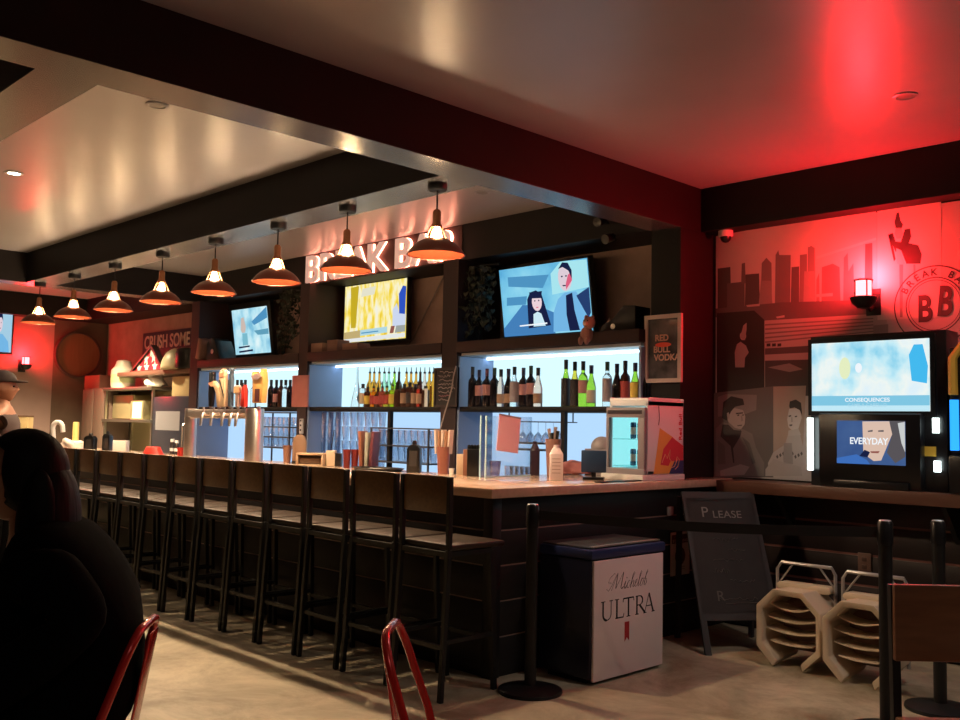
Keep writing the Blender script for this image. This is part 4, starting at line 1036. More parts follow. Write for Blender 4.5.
def head_mesh(c, s=1.0):
    """a head looking along +x: skull, brow, nose, lips, chin, ears"""
    bm = bmesh.new(); bmesh.ops.create_uvsphere(bm, u_segments=32, v_segments=24, radius=1)
    for v in bm.verts:
        x, y, z = v.co
        w_ = 0.078 * (1 - .22 * max(0, -z) ** 1.5); d_ = 0.098 if x < 0 else 0.094
        q = Vector((x * d_, y * w_, z * 0.118))
        if x > 0.2:
            f = x
            q.x += .016 * math.exp(-((y / .13) ** 2 + ((z + .12) / .18) ** 2)) * 1.5     # nose
            q.x -= .010 * math.exp(-(((abs(y) - .42) / .17) ** 2 + ((z - .06) / .13) ** 2))  # eye sockets
            q.x += .006 * math.exp(-((y / .3) ** 2 + ((z + .48) / .09) ** 2))            # lips
            q.x += .012 * math.exp(-((y / .3) ** 2 + ((z + .85) / .18) ** 2))            # chin
        if abs(y) > .9 and abs(z) < .3 and abs(x) < .25: q.y += math.copysign(.012, y)    # ears
        v.co = Vector(c) + q * s
    me = bpy.data.meshes.new('h'); bm.to_mesh(me); bm.free(); return me
def blob(c, r, fn=None, seg=28):
    bm = bmesh.new(); bmesh.ops.create_uvsphere(bm, u_segments=seg, v_segments=seg // 2 + 4, radius=1)
    for v in bm.verts:
        q = Vector((v.co.x * r[0], v.co.y * r[1], v.co.z * r[2]))
        v.co = Vector(c) + (fn(q, v.co.copy()) if fn else q)
    me = bpy.data.meshes.new('b'); bm.to_mesh(me); bm.free(); return me
def hand_meshes(wrist, d, up, side):
    """palm and five curled fingers beyond the wrist, along d"""
    d, up = Vector(d).normalized(), Vector(up).normalized(); s_ = d.cross(up).normalized() * side; w_ = Vector(wrist); out = []
    out.append(skin_mesh([w_, w_ + d * .045, w_ + d * .085], [(0, 1), (1, 2)], [(.024, .018), (.036, .016), (.036, .014)]))
    for k, ln in enumerate((.062, .074, .070, .055)):
        b_ = w_ + d * .075 + s_ * (.027 - .018 * k)
        out.append(skin_mesh([b_, b_ + d * ln * .5 - up * .006, b_ + d * ln * .8 - up * .024, b_ + d * ln * .9 - up * .042], [(0, 1), (1, 2), (2, 3)], [.0092, .0088, .008, .007], 1))
    b_ = w_ + d * .025 + s_ * .026
    out.append(skin_mesh([b_, b_ + s_ * .022 + d * .022 - up * .006, b_ + s_ * .026 + d * .052 - up * .016], [(0, 1), (1, 2)], [.012, .0105, .009], 1))
    return out

SKIN = mat('skin', (0.42, 0.20, 0.12), 0.5)
CLOTH = mat('black_jacket', (0.002, 0.0018, 0.002), 0.95, spec=0.05, bump=0.2, bs=14)
HAIRM = mat('black_hair', (0.002, 0.0015, 0.0015), 0.6, spec=0.15, bump=0.4, bs=30, stretch=(1, 1, .1))
t = thing('person', 'person with long dark hair in a black jacket, seated with back to the bar stools', 'person', (wc.x, wc.y, 0), WR)
Hc = (.085, 0, 1.245)
bodyV = [(-.02, 0, .52), (-.03, 0, .68), (-.03, 0, .86), (.0, 0, 1.02), (.045, 0, 1.12), (.07, 0, 1.18),
         (.0, .17, 1.03), (-.16, .235, .88), (.17, .22, .64), (.0, -.17, 1.03), (-.05, -.23, .84), (.10, -.20, .70),
         (.10, .10, .53), (.42, .11, .52), (.40, .11, .10), (.10, -.10, .53), (.42, -.11, .52), (.40, -.11, .10), (.52, .12, .04), (.52, -.12, .04)]
bodyE = [(0, 1), (1, 2), (2, 3), (3, 4), (4, 5), (3, 6), (6, 7), (7, 8), (3, 9), (9, 10), (10, 11), (0, 12), (12, 13), (13, 14), (0, 15), (15, 16), (16, 17), (14, 18), (17, 19)]
bodyR = [(.13, .13), (.12, .11), (.12, .12), (.12, .12), .052, .05, .06, .042, .032, .06, .042, .032, .085, .06, .045, .085, .06, .045, .035, .035]
body = join('body', [skin_mesh(bodyV, bodyE, bodyR), head_mesh(Hc)] + hand_meshes((.17, .22, .64), (.9, -.3, -.2), (.2, 0, 1), -1) + hand_meshes((.10, -.20, .70), (.9, .3, -.2), (.2, 0, 1), 1), SKIN, t)
jv = [(-.08, 0, .50), (-.11, 0, .66), (-.12, 0, .84), (-.06, 0, 1.0), (.03, 0, 1.09),
      (-.03, .185, 1.035), (-.20, .25, .90), (.14, .22, .66), (-.03, -.185, 1.035), (-.09, -.24, .84), (.08, -.21, .72), (.10, .02, .60), (.22, .05, .60)]
je = [(0, 1), (1, 2), (2, 3), (3, 4), (3, 5), (5, 6), (6, 7), (3, 8), (8, 9), (9, 10), (1, 11), (11, 12)]
jr = [(.23, .21), (.21, .20), (.20, .19), (.165, .165), .085, .10, .085, .065, .10, .078, .05, .17, .12]
join('jacket', [skin_mesh(jv, je, jr)], CLOTH, t)
join('trousers', [skin_mesh([(-.02, 0, .52), (.10, .10, .53), (.42, .11, .525), (.40, .11, .10), (.10, -.10, .53), (.42, -.11, .525), (.40, -.11, .10)], [(0, 1), (1, 2), (2, 3), (0, 4), (4, 5), (5, 6)], [.15, .10, .075, .058, .10, .075, .058])], CLOTH, t)
for s in (-1, 1): join('shoe', [blob((.46, s * .115, .05), (.135, .05, .05))], PLAST, t)
def hairfn(q, n):
    if q.z < 0: q.x -= .05 * min(1, -q.z / .15); q.z *= 1.0; q.y *= 1 + .12 * min(1, -q.z / .2)
    if q.x > .03 and q.z < .075: q.x = .03 - (.02 * min(1, max(0, -q.z) / .1))
    return q
join('hair', [blob((.065, 0, 1.265), (.118, .105, .125), hairfn), blob((-.012, 0, 1.13), (.075, .115, .17)), blob((.0, .085, 1.12), (.055, .04, .16)), blob((.0, -.085, 1.12), (.055, .04, .16))], HAIRM, t)
EY = mat('eye', (0.02, 0.015, 0.012), 0.2)
for s in (-1, 1): join('eye', [blob((Hc[0] + .083, s * .031, Hc[2] + .008), (.008, .012, .007), None, 12)], EY, t)

# standing customer far left, in a dark cap
q = at(1, 400, D=7.6)
t = thing('person', 'person in a dark cap standing by the far end of the bar', 'person', (q.x, q.y, 0), .9)
H2_ = (.02, 0, 1.655)
V = [(0, 0, .95), (0, 0, 1.12), (0, 0, 1.30), (0, 0, 1.43), (.01, 0, 1.52), (.015, 0, 1.58), (0, .19, 1.42), (.02, .24, 1.16), (.16, .22, .98), (0, -.19, 1.42), (.02, -.24, 1.16), (.16, -.22, .98),
     (0, .10, .9), (.02, .11, .50), (0, .11, .09), (0, -.10, .9), (.02, -.11, .50), (0, -.11, .09), (.12, .12, .04), (.12, -.12, .04)]
body = join('body', [skin_mesh(V, bodyE, [(.14, .11), (.13, .10), (.15, .11), (.13, .1), .058, .055, .06, .045, .033, .06, .045, .033, .09, .062, .045, .09, .062, .045, .035, .035]), head_mesh(H2_)] + hand_meshes(V[8], (.9, -.2, -.3), (.3, 0, 1), -1) + hand_meshes(V[11], (.9, .2, -.3), (.3, 0, 1), 1), SKIN, t)
join('shirt', [skin_mesh([(0, 0, .93), (0, 0, 1.12), (0, 0, 1.30), (0, 0, 1.44), (0, .19, 1.43), (.02, .245, 1.17), (0, -.19, 1.43), (.02, -.245, 1.17)], [(0, 1), (1, 2), (2, 3), (3, 4), (4, 5), (3, 6), (6, 7)], [(.17, .14), (.16, .13), (.175, .13), (.14, .11), .085, .06, .085, .06])], mat('dark_shirt', (0.06, 0.035, 0.03), 0.8), t)
join('trousers', [skin_mesh([(0, 0, .93), (0, .10, .88), (.02, .11, .5), (0, .11, .07), (0, -.10, .88), (.02, -.11, .5), (0, -.11, .07)], [(0, 1), (1, 2), (2, 3), (0, 4), (4, 5), (5, 6)], [.14, .105, .08, .065, .105, .08, .065])], CLOTH, t)
for s in (-1, 1): join('shoe', [blob((.06, s * .115, .045), (.135, .05, .045))], PLAST, t)
def capfn(q, n):
    if q.z < 0: q.z *= .12
    return q
join('cap', [blob((.0, 0, 1.70), (.112, .098, .095), capfn), blob((.115, 0, 1.702), (.085, .075, .010))], mat('cap_cloth', (0.035, 0.02, 0.018), 0.8), t)
for s in (-1, 1): join('eye', [blob((H2_[0] + .083, s * .031, H2_[2] + .008), (.008, .012, .007), None, 12)], EY, t)

# ------------------------------------------------------------------ bottles
def gl(name, col, rough=0.05): return mat(name, col, rough, trans=0.92, spec=0.5)
G_DARK = mat('dark_wine_glass', (0.010, 0.008, 0.012), 0.08)
G_GREEN = gl('green_glass', (0.42, 0.72, 0.06)); G_YEL = gl('yellow_liquor', (0.95, 0.72, 0.08)); G_AMB = gl('amber_liquor', (0.95, 0.42, 0.05))
G_RED = gl('red_liquor', (0.75, 0.06, 0.03)); G_CLR = gl('clear_bottle', (0.93, 0.97, 1.0)); G_ROSE = gl('rose_wine', (1.0, 0.72, 0.60)); G_BRN = mat('brown_bottle', (0.05, 0.018, 0.012), 0.1); G_MINT = gl('pale_green_glass', (0.6, 0.95, 0.7))
LAB = {n: mat('label_' + n, c, 0.6) for n, c in dict(pink=(0.45, 0.20, 0.20), cream=(0.55, 0.47, 0.36), grey=(0.32, 0.27, 0.31), black=(0.02, 0.015, 0.02), yellow=(0.65, 0.48, 0.08), tan=(0.36, 0.22, 0.15), white=(0.75, 0.8, 0.85), red=(0.40, 0.05, 0.05)).items()}
CAPM = {n: mat('cap_' + n, c, 0.4) for n, c in dict(black=(0.012, 0.012, 0.016), navy=(0.02, 0.02, 0.07), green=(0.03, 0.07, 0.05), maroon=(0.10, 0.02, 0.05)).items()}
def bottle(x, y, z, h, r, kind, glass, cap, label, text_, group, lz=(.18, .48), cat='bottle', name='wine_bottle'):
    if kind == 'wine': pr = [(0, 0), (.95, 0), (1, .015), (1, .60), (.9, .67), (.5, .73), (.40, .76), (.38, .98), (.42, .985), (.42, 1), (0, 1)]
    elif kind == 'burg': pr = [(0, 0), (.95, 0), (1, .015), (1, .46), (.85, .56), (.55, .68), (.40, .76), (.36, .98), (.42, .985), (.42, 1), (0, 1)]
    elif kind == 'square': pr = [(0, 0), (.95, 0), (1, .02), (1, .74), (.92, .80), (.42, .85), (.36, .88), (.36, 1), (0, 1)]
    elif kind == 'cone': pr = [(0, 0), (1.5, 0), (1.55, .03), (1.2, .22), (.7, .45), (.34, .62), (.26, .75), (.24, 1), (0, 1)]
    else: pr = [(0, 0), (.95, 0), (1, .02), (1, .60), (.8, .69), (.36, .80), (.33, 1), (0, 1)]
    n = 14 if kind != 'square' else 12
    b_ = MB().lathe([(a * r, c_ * h) for a, c_ in pr], n, cap=False).build(name, glass, smooth=True, loc=(x, y, z))
    tag(b_, text_, cat, group)
    if label: MB().lathe([(r * 1.015, lz[0] * h), (r * 1.015, lz[1] * h)], n, cap=False).build('label', LAB[label], b_, smooth=True)
    if cap:
        if cap == 'pourer':
            MB().lathe([(0, h), (r * .36, h), (r * .36, h + .015), (r * .14, h + .02), (r * .10, h + .06), (0, h + .06)], 8, cap=False).build('pourer', CAPM['black'], b_)
        else:
            MB().lathe([(r * .43, h * .80), (r * .45, h * 1.005), (0, h * 1.008)], 12, cap=False).build('capsule', CAPM[cap], b_, smooth=True)
    return b_
wine = [(472, 367, 'wine', G_DARK, 'black', None, 'dark'), (478.8, 370, 'wine', G_DARK, 'navy', 'pink', 'dark, low pink label'), (486.5, 369, 'wine', G_DARK, 'maroon', 'pink', 'dark, tall pink label'),
        (494, 368, 'wine', G_DARK, 'green', None, 'dark with green cap'), (500.5, 369.5, 'burg', G_ROSE, 'black', 'tan', 'pale rosé'), (508, 369, 'burg', G_DARK, 'navy', 'tan', 'dark sloping'), (514, 367, 'burg', G_CLR, 'black', 'grey', 'clear with grey label'),
        (523, 368, 'wine', G_DARK, 'navy', 'pink', 'dark, wide pink label'), (530.5, 366, 'wine', G_DARK, 'green', 'pink', 'dark with green-black cap'), (537.7, 368, 'burg', G_ROSE, 'black', 'tan', 'pale blush'),
        (565.6, 360, 'burg', G_GREEN, 'black', 'black', 'bright green, black label'), (574.5, 362, 'burg', G_YEL, 'black', 'black', 'yellow, black label'), (582.8, 361.5, 'wine', G_GREEN, 'black', 'pink', 'green, pink label'),
        (591, 365.5, 'burg', G_GREEN, 'navy', 'cream', 'short green, pale label'), (607, 362, 'wine', G_CLR, 'green', 'grey', 'clear, grey label'), (616.7, 364, 'burg', G_DARK, 'navy', None, 'dark sloping'), (625, 361, 'wine', G_BRN, 'black', 'red', 'dark red'),
        (635, 363, 'burg', G_GREEN, 'navy', 'yellow', 'yellow-green'), (642.7, 362, 'burg', G_DARK, 'black', None, 'dark')]
for k, (px, py, kd, g_, cp_, lb, ds) in enumerate(wine):
    yy = 5.905 + (.03 if k % 3 == 1 else 0)
    p = at(px, 407.5, Y=yy); h_ = at(px, py, Y=yy).z - SHZ
    lzz = {'pink': (.30, .58), 'tan': (.10, .34), 'grey': (.12, .62), 'black': (.02, .60), 'cream': (.10, .40), 'red': (.05, .55), 'yellow': (.1, .55)}.get(lb, (.1, .4))
    bottle(p.x, yy, SHZ, h_, .039, kd, g_, cp_, lb, '%s wine bottle, %s from left under the right screen' % (ds, ORD[k]), 'wine bottles under the right screen', lzz)
back_ = [(369.3, 'amber', G_AMB), (373.6, 'amber', G_AMB), (378.8, 'amber', G_AMB), (383.8, 'pale green', G_MINT), (388.3, 'pale green', G_MINT), (393.9, 'green', G_GREEN), (398.5, 'dark', G_BRN), (406, 'amber', G_AMB), (410.6, 'amber', G_AMB), (415.6, 'amber', G_AMB), (419.8, 'dark maroon', G_BRN), (424.2, 'rosy', G_ROSE), (429, 'orange', G_AMB), (433, 'orange', G_AMB)]
for k, (px, ds, g_) in enumerate(back_):
    yy = 6.0; p = at(px, 400, Y=yy); h_ = at(px, 370.5, Y=yy).z - SHZ
    bottle(p.x, yy, SHZ, h_ - .03, .036, 'liq', g_, 'pourer', None, '%s liquor bottle with pourer, %s in back row under middle screen' % (ds, ORD[k]), 'liquor bottles under the middle screen', name='liquor_bottle')
front_ = [(356.5, 366, 'cone', G_CLR, None, 'clear tall conical', None), (362.5, 384, 'square', G_CLR, 'black', 'clear', 'cream'), (367.5, 383.5, 'square', G_BRN, 'pourer', 'dark', 'yellow'), (373.3, 383, 'square', G_AMB, 'pourer', 'red-labelled', 'red'), (377.7, 384, 'liq', G_BRN, 'pourer', 'brown', 'red'),
          (382, 383, 'square', G_RED, 'pourer', 'red', 'red'), (386.5, 382.5, 'liq', G_AMB, 'pourer', 'orange', 'red'), (392.3, 381, 'square', G_YEL, 'pourer', 'yellow', 'yellow'), (397.5, 384, 'liq', G_BRN, 'black', 'dark', None),
          (404, 384, 'square', G_BRN, 'black', 'brown', 'tan'), (409.5, 382.5, 'square', G_BRN, 'black', 'stout brown', 'black'), (414.5, 384, 'square', G_BRN, 'navy', 'navy-capped', 'tan'), (420, 385, 'square', G_RED, 'maroon', 'maroon', 'tan'), (425.3, 386, 'square', G_BRN, 'black', 'dark squat', None)]
for k, (px, py, kd, g_, cp_, ds, lb) in enumerate(front_):
    yy = 5.91; p = at(px, 408, Y=yy); h_ = at(px, py, Y=yy).z - SHZ - (.05 if cp_ == 'pourer' else 0)
    bottle(p.x, yy, SHZ, h_, .039, kd, g_, cp_, lb, '%s liquor bottle, %s from left, front row under middle screen' % (ds, ORD[k]), 'liquor bottles under the middle screen', (.15, .6), name='liquor_bottle')
p = at(430.5, 407, Y=5.95)
t = tag(MB().box(-.035, .035, -.002, .002, 0, .17).build('menu_card', LAB['white'], loc=(p.x, 5.88, SHZ)), 'small white card standing at the right end of the liquor shelf', 'card')
left_ = [(228, 'dark', G_BRN), (236.5, 'clear', G_CLR), (240.5, 'clear', G_CLR), (244.5, 'dark', G_DARK), (253, 'clear', G_CLR), (270.5, 'dark', G_DARK), (275.8, 'dark pink-labelled', G_DARK), (280.5, 'dark patterned', G_BRN), (285, 'clear', G_CLR), (289.5, 'dark slim', G_DARK)]
for k, (px, ds, g_) in enumerate(left_):
    yy = 5.92; p = at(px, 408, Y=yy); h_ = at(px, 380, Y=yy).z - SHZ
    bottle(p.x, yy, SHZ, h_, .038, 'liq' if k % 2 else 'wine', g_, 'black', 'pink' if 'pink' in ds else None, '%s bottle, %s from left under the left screen' % (ds, ORD[k]), 'bottles under the left screen', name='liquor_bottle')

# ------------------------------------------------------------------ glasses behind the bar
GLASS = clear('drinking_glass', (0.93, 0.96, 1.0), 0.16, 0.85)
RIM = mat('rack_wire', (0.05, 0.05, 0.06), 0.4)
def pint(x, y, z, h=.145, r=.04):
    return MB().lathe([(0, .004), (r * .72, 0), (r * .74, .004), (r, h), (r * .94, h), (r * .70, .012), (0, .012)], 12, cap=False).build('pint_glass', GLASS, smooth=True, loc=(x, y, z))
proto = None
def glass_at(x, y, z, label, group, kind='p'):
    global proto
    if proto is None: proto = pint(0, 0, 0); o = proto
    else: o = proto.copy(); COL.objects.link(o)
    o.location = (x, y, z); tag(o, label, 'glass', group)
    return o
# stack beside the middle bay's pillar: four rows of nine columns
for r_ in range(4):
    for c_ in range(9):
        p = at(324 + 7.2 * c_, 452, Y=5.95)
        glass_at(p.x, 5.95 - .005 * (c_ % 2), .955 + .1453 * r_, 'clear pint glass, %s column, %s row up in the tall pint stack' % (ORD[c_], ORD[r_]), 'stacked pint glasses under the middle bottles')
def rack(x0, x1, y, zs, label):
    t = thing('glass_rack', label, 'rack', ((x0 + x1) / 2, y, .95)); w_ = (x1 - x0) / 2
    for z in zs: MB().box(-w_, w_, -.12, .12, z - .95 - .012, z - .95).build('shelf', RIM, t)
    for sx in (-1, 1):
        for sy in (-.11, .11): MB().bar((sx * (w_ - .01), sy, 0), (sx * (w_ - .01), sy, max(zs) - .95), .015).build('post', RIM, t)
    return t
x0, x1 = at(379, 450, Y=5.95).x, at(438, 450, Y=5.95).x
zr = [at(408, 462, Y=5.95).z, at(408, 445.5, Y=5.95).z, at(408, 428, Y=5.95).z]
rack(x0, x1, 5.95, zr, 'dark wire rack of glasses right of the pint stack under the middle bottles')
for i, z in enumerate(zr[:2]):
    for c_ in range(9):
        glass_at(x0 + .06 + (x1 - x0 - .12) * c_ / 8, 5.95, z + .001, 'clear glass, %s from left, %s level of wire rack right of pints' % (ORD[c_], ('lower', 'upper')[i]), 'glasses in the wire rack')
x0, x1 = at(263, 450, Y=5.95).x, at(298, 450, Y=5.95).x
zr = [at(280, 447, Y=5.95).z, at(280, 436.5, Y=5.95).z, at(280, 426.5, Y=5.95).z]
rack(x0, x1, 5.95, zr + [zr[2] + .16], 'dark wire rack of glasses behind the tap tower')
for i, z in enumerate(zr):
    for c_ in range(7):
        g_ = glass_at(x0 + .06 + (x1 - x0 - .12) * c_ / 6, 5.95, z + .001, 'small clear glass, %s from left, %s level of rack behind tap tower' % (ORD[c_], ('bottom', 'middle', 'top')[i]), 'glasses in the rack behind the taps')
        g_.scale = (.9, .9, .72)
# hanging stemware in the right bay
rz_ = at(540, 422, Y=6.0).z
t = thing('stemware_rack', 'thin wire rack holding upturned wine glasses under the right bottle shelf', 'rack', (at(540, 422, Y=6.0).x, 6.0, rz_))
mb = MB()
for yy in (-.05, .05): mb.bar((-.36, yy, 0), (.36, yy, 0), .008)
for xx in (-.36, .36): mb.bar((xx, 0, 0), (xx, 0, SHZ - .046 - rz_), .008); mb.bar((xx, -.05, 0), (xx, .05, 0), .008)
mb.build('rails', RIM, t)
wp = None
for c_ in range(6):
    x = at(523 + 7.6 * c_, 430, Y=6.0).x
    if wp is None:
        wp = MB().lathe([(.033, 0), (.033, -.003), (.004, -.008), (.004, -.09), (.03, -.12), (.038, -.15), (.032, -.19), (.030, -.19), (.036, -.15), (.028, -.122), (0, -.10)], 14, cap=False).build('wine_glass', GLASS, smooth=True); o = wp
    else: o = wp.copy(); COL.objects.link(o)
    o.location = (x, 6.0, rz_ + .008); tag(o, 'upturned wine glass, %s from the left in the hanging stemware rack' % ORD[c_], 'glass', 'hanging wine glasses')
for c_ in range(6):
    p = at(509 + 5.2 * c_, 463, Y=5.8)
    o = glass_at(p.x, 5.8, .951, 'clear glass, %s from the left on the back counter behind the acrylic guard' % ORD[c_], 'glasses behind the acrylic guard')
for px, py, nm in ((530, 443, 'upper'), (530, 449.5, 'lower')):
    p = at(px, py, Y=6.05)
    tag(MB().box(-.22, .22, -.09, .09, -.008, .008).build('small_shelf', RIM, loc=p), 'narrow dark glass shelf below the hanging wine glasses, %s one' % nm, 'shelf')

# ------------------------------------------------------------------ tap tower
TY = 4.2
lx, rx = at(190, 440, Y=TY).x, at(254, 440, Y=TY).x
tz = at(225, 408.5, Y=TY).z - TOPZ
t = thing('beer_tower', 'steel gate-shaped beer tap tower standing on the bar', 'tap tower', ((lx + rx) / 2, TY, TOPZ))
w_ = (rx - lx) / 2
for s_, r_ in ((-1, .055), (1, .075)):
    MB().lathe([(0, 0), (r_ * 1.25, 0), (r_ * 1.25, .012), (r_, .016), (r_, tz - .01), (r_ * .95, tz), (0, tz)], 24, (s_ * w_, 0, 0), cap=False).build('column', STEEL, t, smooth=True)
MB().box(-w_, w_, -.05, .05, tz - .085, tz - .008).build('crossbar', STEEL, t, bevel=0.012)
MB().box(-w_ + .06, w_ - .08, -.09, .09, 0, .014).build('drip_tray', DULLSTEEL, t, bevel=0.004)
TWO = Vector(((lx + rx) / 2, TY, TOPZ))
def tapx(px): return at(px, 412, Y=TY - .05).x - TWO.x
hz = tz
fa = MAROON
for px in (209, 219, 230, 237.5, 243.7):
    mb = MB(); x = tapx(px)
    mb.tube([(x, -.05, tz - .05), (x, -.11, tz - .05), (x, -.12, tz - .10), (x, -.125, tz - .15)], [.016, .016, .014, .010], 10); mb.tube([(x, -.10, tz - .045), (x, -.10, tz + .01)], .009, 8)
    mb.build('tap', STEEL, t, smooth=True)
def handle(px, pts, m, label, th=.03, extra=None, dy=-.10):
    """tap handle: outline in pixels of height from its foot, thickened; screwed to its tap"""
    p0 = at(px, 412, Y=TY + dy)
    k_ = (at(px, 402, Y=TY + dy).z - p0.z) / 10
    o = thing('tap_handle', label, 'tap handle', (p0.x, TY + dy, TOPZ + tz + .012), 0, 'tap handles')
    MB().prism([(x * k_ * 1.35, y * k_) for x, y in pts], (0, th / 2, 0), (1, 0, 0), (0, 0, 1), (0, -1, 0), th).build('grip', m, o, bevel=0.005)
    for (q_, mm, dd) in (extra or []):
        MB().prism([(x * k_ * 1.35, y * k_) for x, y in q_], (0, -th / 2, 0), (1, 0, 0), (0, 0, 1), (0, -1, 0), dd).build('badge', mm, o)
    MB().lathe([(0, -.014), (.012, -.014), (.014, .006), (0, .006)], 12, cap=False).build('ferrule', STEEL, o)
    return o
PEACH, BEIGE, BLK = mat('peach', (0.75, 0.36, 0.20), 0.5), mat('beige_handle', (0.66, 0.48, 0.30), 0.5), PLAST
handle(211, [(-2, 0), (2, 0), (3.5, 14), (3.2, 35), (1.5, 35), (1.2, 24), (-.8, 24), (-1.2, 35), (-3, 35), (-3, 12)], BLK, 'black forked tap handle, leftmost on the beer tower')
handle(219, [(-1.5, 0), (2.5, 0), (2.5, 8), (-1, 20), (-7, 26), (-15, 24), (-12, 21), (-8, 21), (-4, 14)], BEIGE, 'pale bird-headed tap handle with orange beak', .03, [([(-8, 25.5), (-15, 24), (-11, 20.5), (-7, 20.5)], PEACH, .006)])
handle(222.5, [(-3, 0), (5, 0), (4, 14), (3, 36), (0, 38), (-4, 35), (-4.5, 27), (-1, 12)], BEIGE, 'tall beige tap handle with peach band', .04, [([(-3.6, 30), (3.1, 30), (3.1, 34), (-3.8, 34)], PEACH, .004), ([(-3.5, 27), (-2.4, 27), (4.3, 12), (4.6, 8)], BLK, .004)])
handle(230, [(-1.5, 0), (2.5, 0), (2.6, 28), (1.5, 33)] + [(.6 + 2.5 * math.cos(a), 36 + 2.8 * math.sin(a)) for a in (-.9, -.3, .3, .9, 1.6, 2.2, 2.8, 3.4, 4.0)] + [(-1.5, 28)], mat('slate_blue', (0.10, 0.15, 0.22), 0.4), 'slate blue slim tap handle with round top')
handle(237.5, [(-1.8, 0), (1.8, 0), (2, 12), (4, 14), (4, 20), (2.2, 21.5), (-2.2, 21.5), (-4, 20), (-4, 14), (-2, 12)], mat('pink_handle', (0.60, 0.40, 0.36), 0.5), 'small lollipop-shaped tap handle with peach square head', .03, [([(-3.7, 14), (3.7, 14), (3.7, 20), (-3.7, 20)], mat('peach_light', (0.80, 0.48, 0.25), 0.5), .004)])
handle(243.7, [(-3, 0), (3, 0), (2.2, 12), (1.2, 22), (-1.2, 22), (-2.2, 12)], RED, 'red bottle-shaped tap handle beside the tall house-shaped one', .035, [([(-1.2, 20), (1.2, 20), (1.2, 24), (-1.2, 24)], BLK, .006)])
handle(259, [(-6.5, 4), (6.5, 4), (8, 26), (6, 38), (3, 38), (3, 29), (-4, 29), (-5, 36), (-8, 36), (-9, 30), (-7, 26)], mat('ochre_handle', (0.70, 0.40, 0.12), 0.5), 'large ochre house-shaped tap handle with dark doorway', .05, [([(-2.5, 5), (3.5, 5), (3.5, 18), (-2.5, 18)], mat('dark_door', (0.06, 0.015, 0.02), 0.5), .004), ([(-7.5, 31), (3, 34), (6, 30), (2, 27), (-5, 28)], mat('grey_pink', (0.35, 0.24, 0.23), 0.5), .012)], dy=-.02)

# ------------------------------------------------------------------ things on the bar, from the kitchen end to the corner
def on(px, py):
    p = at(px, py, Z=TOPZ)
    if p.x < -4.72 and p.y > 4.70:
        p = at(px, py, Y=4.70)
        if p.x > -4.72: p = at(px, py, X=-4.70)
        p.z = TOPZ
    if p.x > -4.78 and p.y > 5.6: p.y = 5.6
    return p
def unit(p): return ((p - EYE).dot(FWD)) / FPX       # metres per photo pixel there
def lump(name, px, py, w, h, d, m, label, cat, seed=1, amp=.25):
    p = on(px, py); u = unit(p); rnd = random.Random(seed)
    ph = [rnd.uniform(0, 6) for _ in range(6)]
    def fn(q, n):
        k = 1 + amp * (math.sin(3 * n.x + ph[0]) * math.sin(4 * n.y + ph[1]) + .6 * math.sin(7 * n.z + ph[2] + 5 * n.x))
        q = q * k
        if q.z < 0: q.z *= .15
        return q
    me = blob((0, 0, 0), (w * u / 2, d / 2, h * u), fn)
    lo = min(v.co.z for v in me.vertices)
    for v in me.vertices: v.co.z -= lo
    o = bpy.data.objects.new(name, me); COL.objects.link(o); o.location = p; o.rotation_euler.z = .78
    me.polygons.foreach_set('use_smooth', [True] * len(me.polygons)); me.materials.append(m)
    return tag(o, label, cat)
lump('plastic_bag', 74, 452, 28, 11, .22, mat('white_bag', (0.72, 0.62, 0.56), 0.4, bump=.4, bs=20), 'crumpled white plastic bags lying on the far end of the bar', 'bag', 1)
lump('red_bag', 44, 450, 12, 9, .12, RED, 'small red bag beside the white curved tap', 'bag', 4)
p = on(53, 452); u = unit(p)
t = thing('gooseneck_tap', 'white swan-necked tap standing at the far end of the bar', 'tap', p, .78)
MB().lathe([(0, 0), (5 * u, 0), (5 * u, 4 * u), (3.5 * u, 12 * u), (0, 12 * u)], 16, cap=False).build('base', WHITE, t, smooth=True)
MB().tube([(0, 0, 10 * u), (-1 * u, 0, 20 * u)] + [(3.5 * u - 5 * u * math.cos(a * PI / 7), 0, 24 * u + 6 * u * math.sin(a * PI / 7)) for a in range(8)] + [(9 * u, 0, 20 * u)], 2.4 * u, 10).build('neck', WHITE, t, smooth=True)
p = on(75, 449); u = unit(p)
MBx = MB().lathe([(0, 0), (3 * u, 0), (3 * u, 26 * u), (2.6 * u, 27 * u), (0, 27 * u)], 16, cap=False).build('yellow_cylinder', mat('pale_yellow', (0.80, 0.68, 0.25), 0.5), smooth=True, loc=p)
tag(MBx, 'pale yellow cylinder standing behind the white bags', 'container')
def napkin(px, py, h, w, label):
    p = on(px, py); u = unit(p)
    t = thing('napkin_holder', label, 'napkin holder', p, .6, 'black napkin holders')
    W_, H_ = w * u, h * u
    prof = [(-W_ / 2, 0), (W_ / 2, 0), (W_ / 2, H_ * .74), (W_ * .33, H_ * .84), (W_ * .18, H_ * .87), (-W_ * .18, H_ * .87), (-W_ * .33, H_ * .84), (-W_ / 2, H_ * .74)]
    MB().prism(prof, (0, -.035, 0), (1, 0, 0), (0, 0, 1), (0, 1, 0), .07).build('case', PLAST, t, bevel=0.004)
    MB().lathe([(W_ * .18, H_ * .86), (W_ * .2, H_ * .93), (W_ * .12, H_), (0, H_)], 12, cap=False).build('knob', PLAST, t, smooth=True)
    MB().box(-W_ * .3, W_ * .3, -.037, -.034, H_ * .2, H_ * .68).build('opening', mat('napkin_slot', (0.03, 0.025, 0.025), 0.6), t)
    return t
napkin(90, 453, 20, 11, 'black napkin holder beside the white bags')
napkin(107, 453, 22, 8, 'narrow black napkin holder left of the white box')
napkin(414, 472.5, 32, 13.5, 'tall black napkin holder in the middle of the bar')
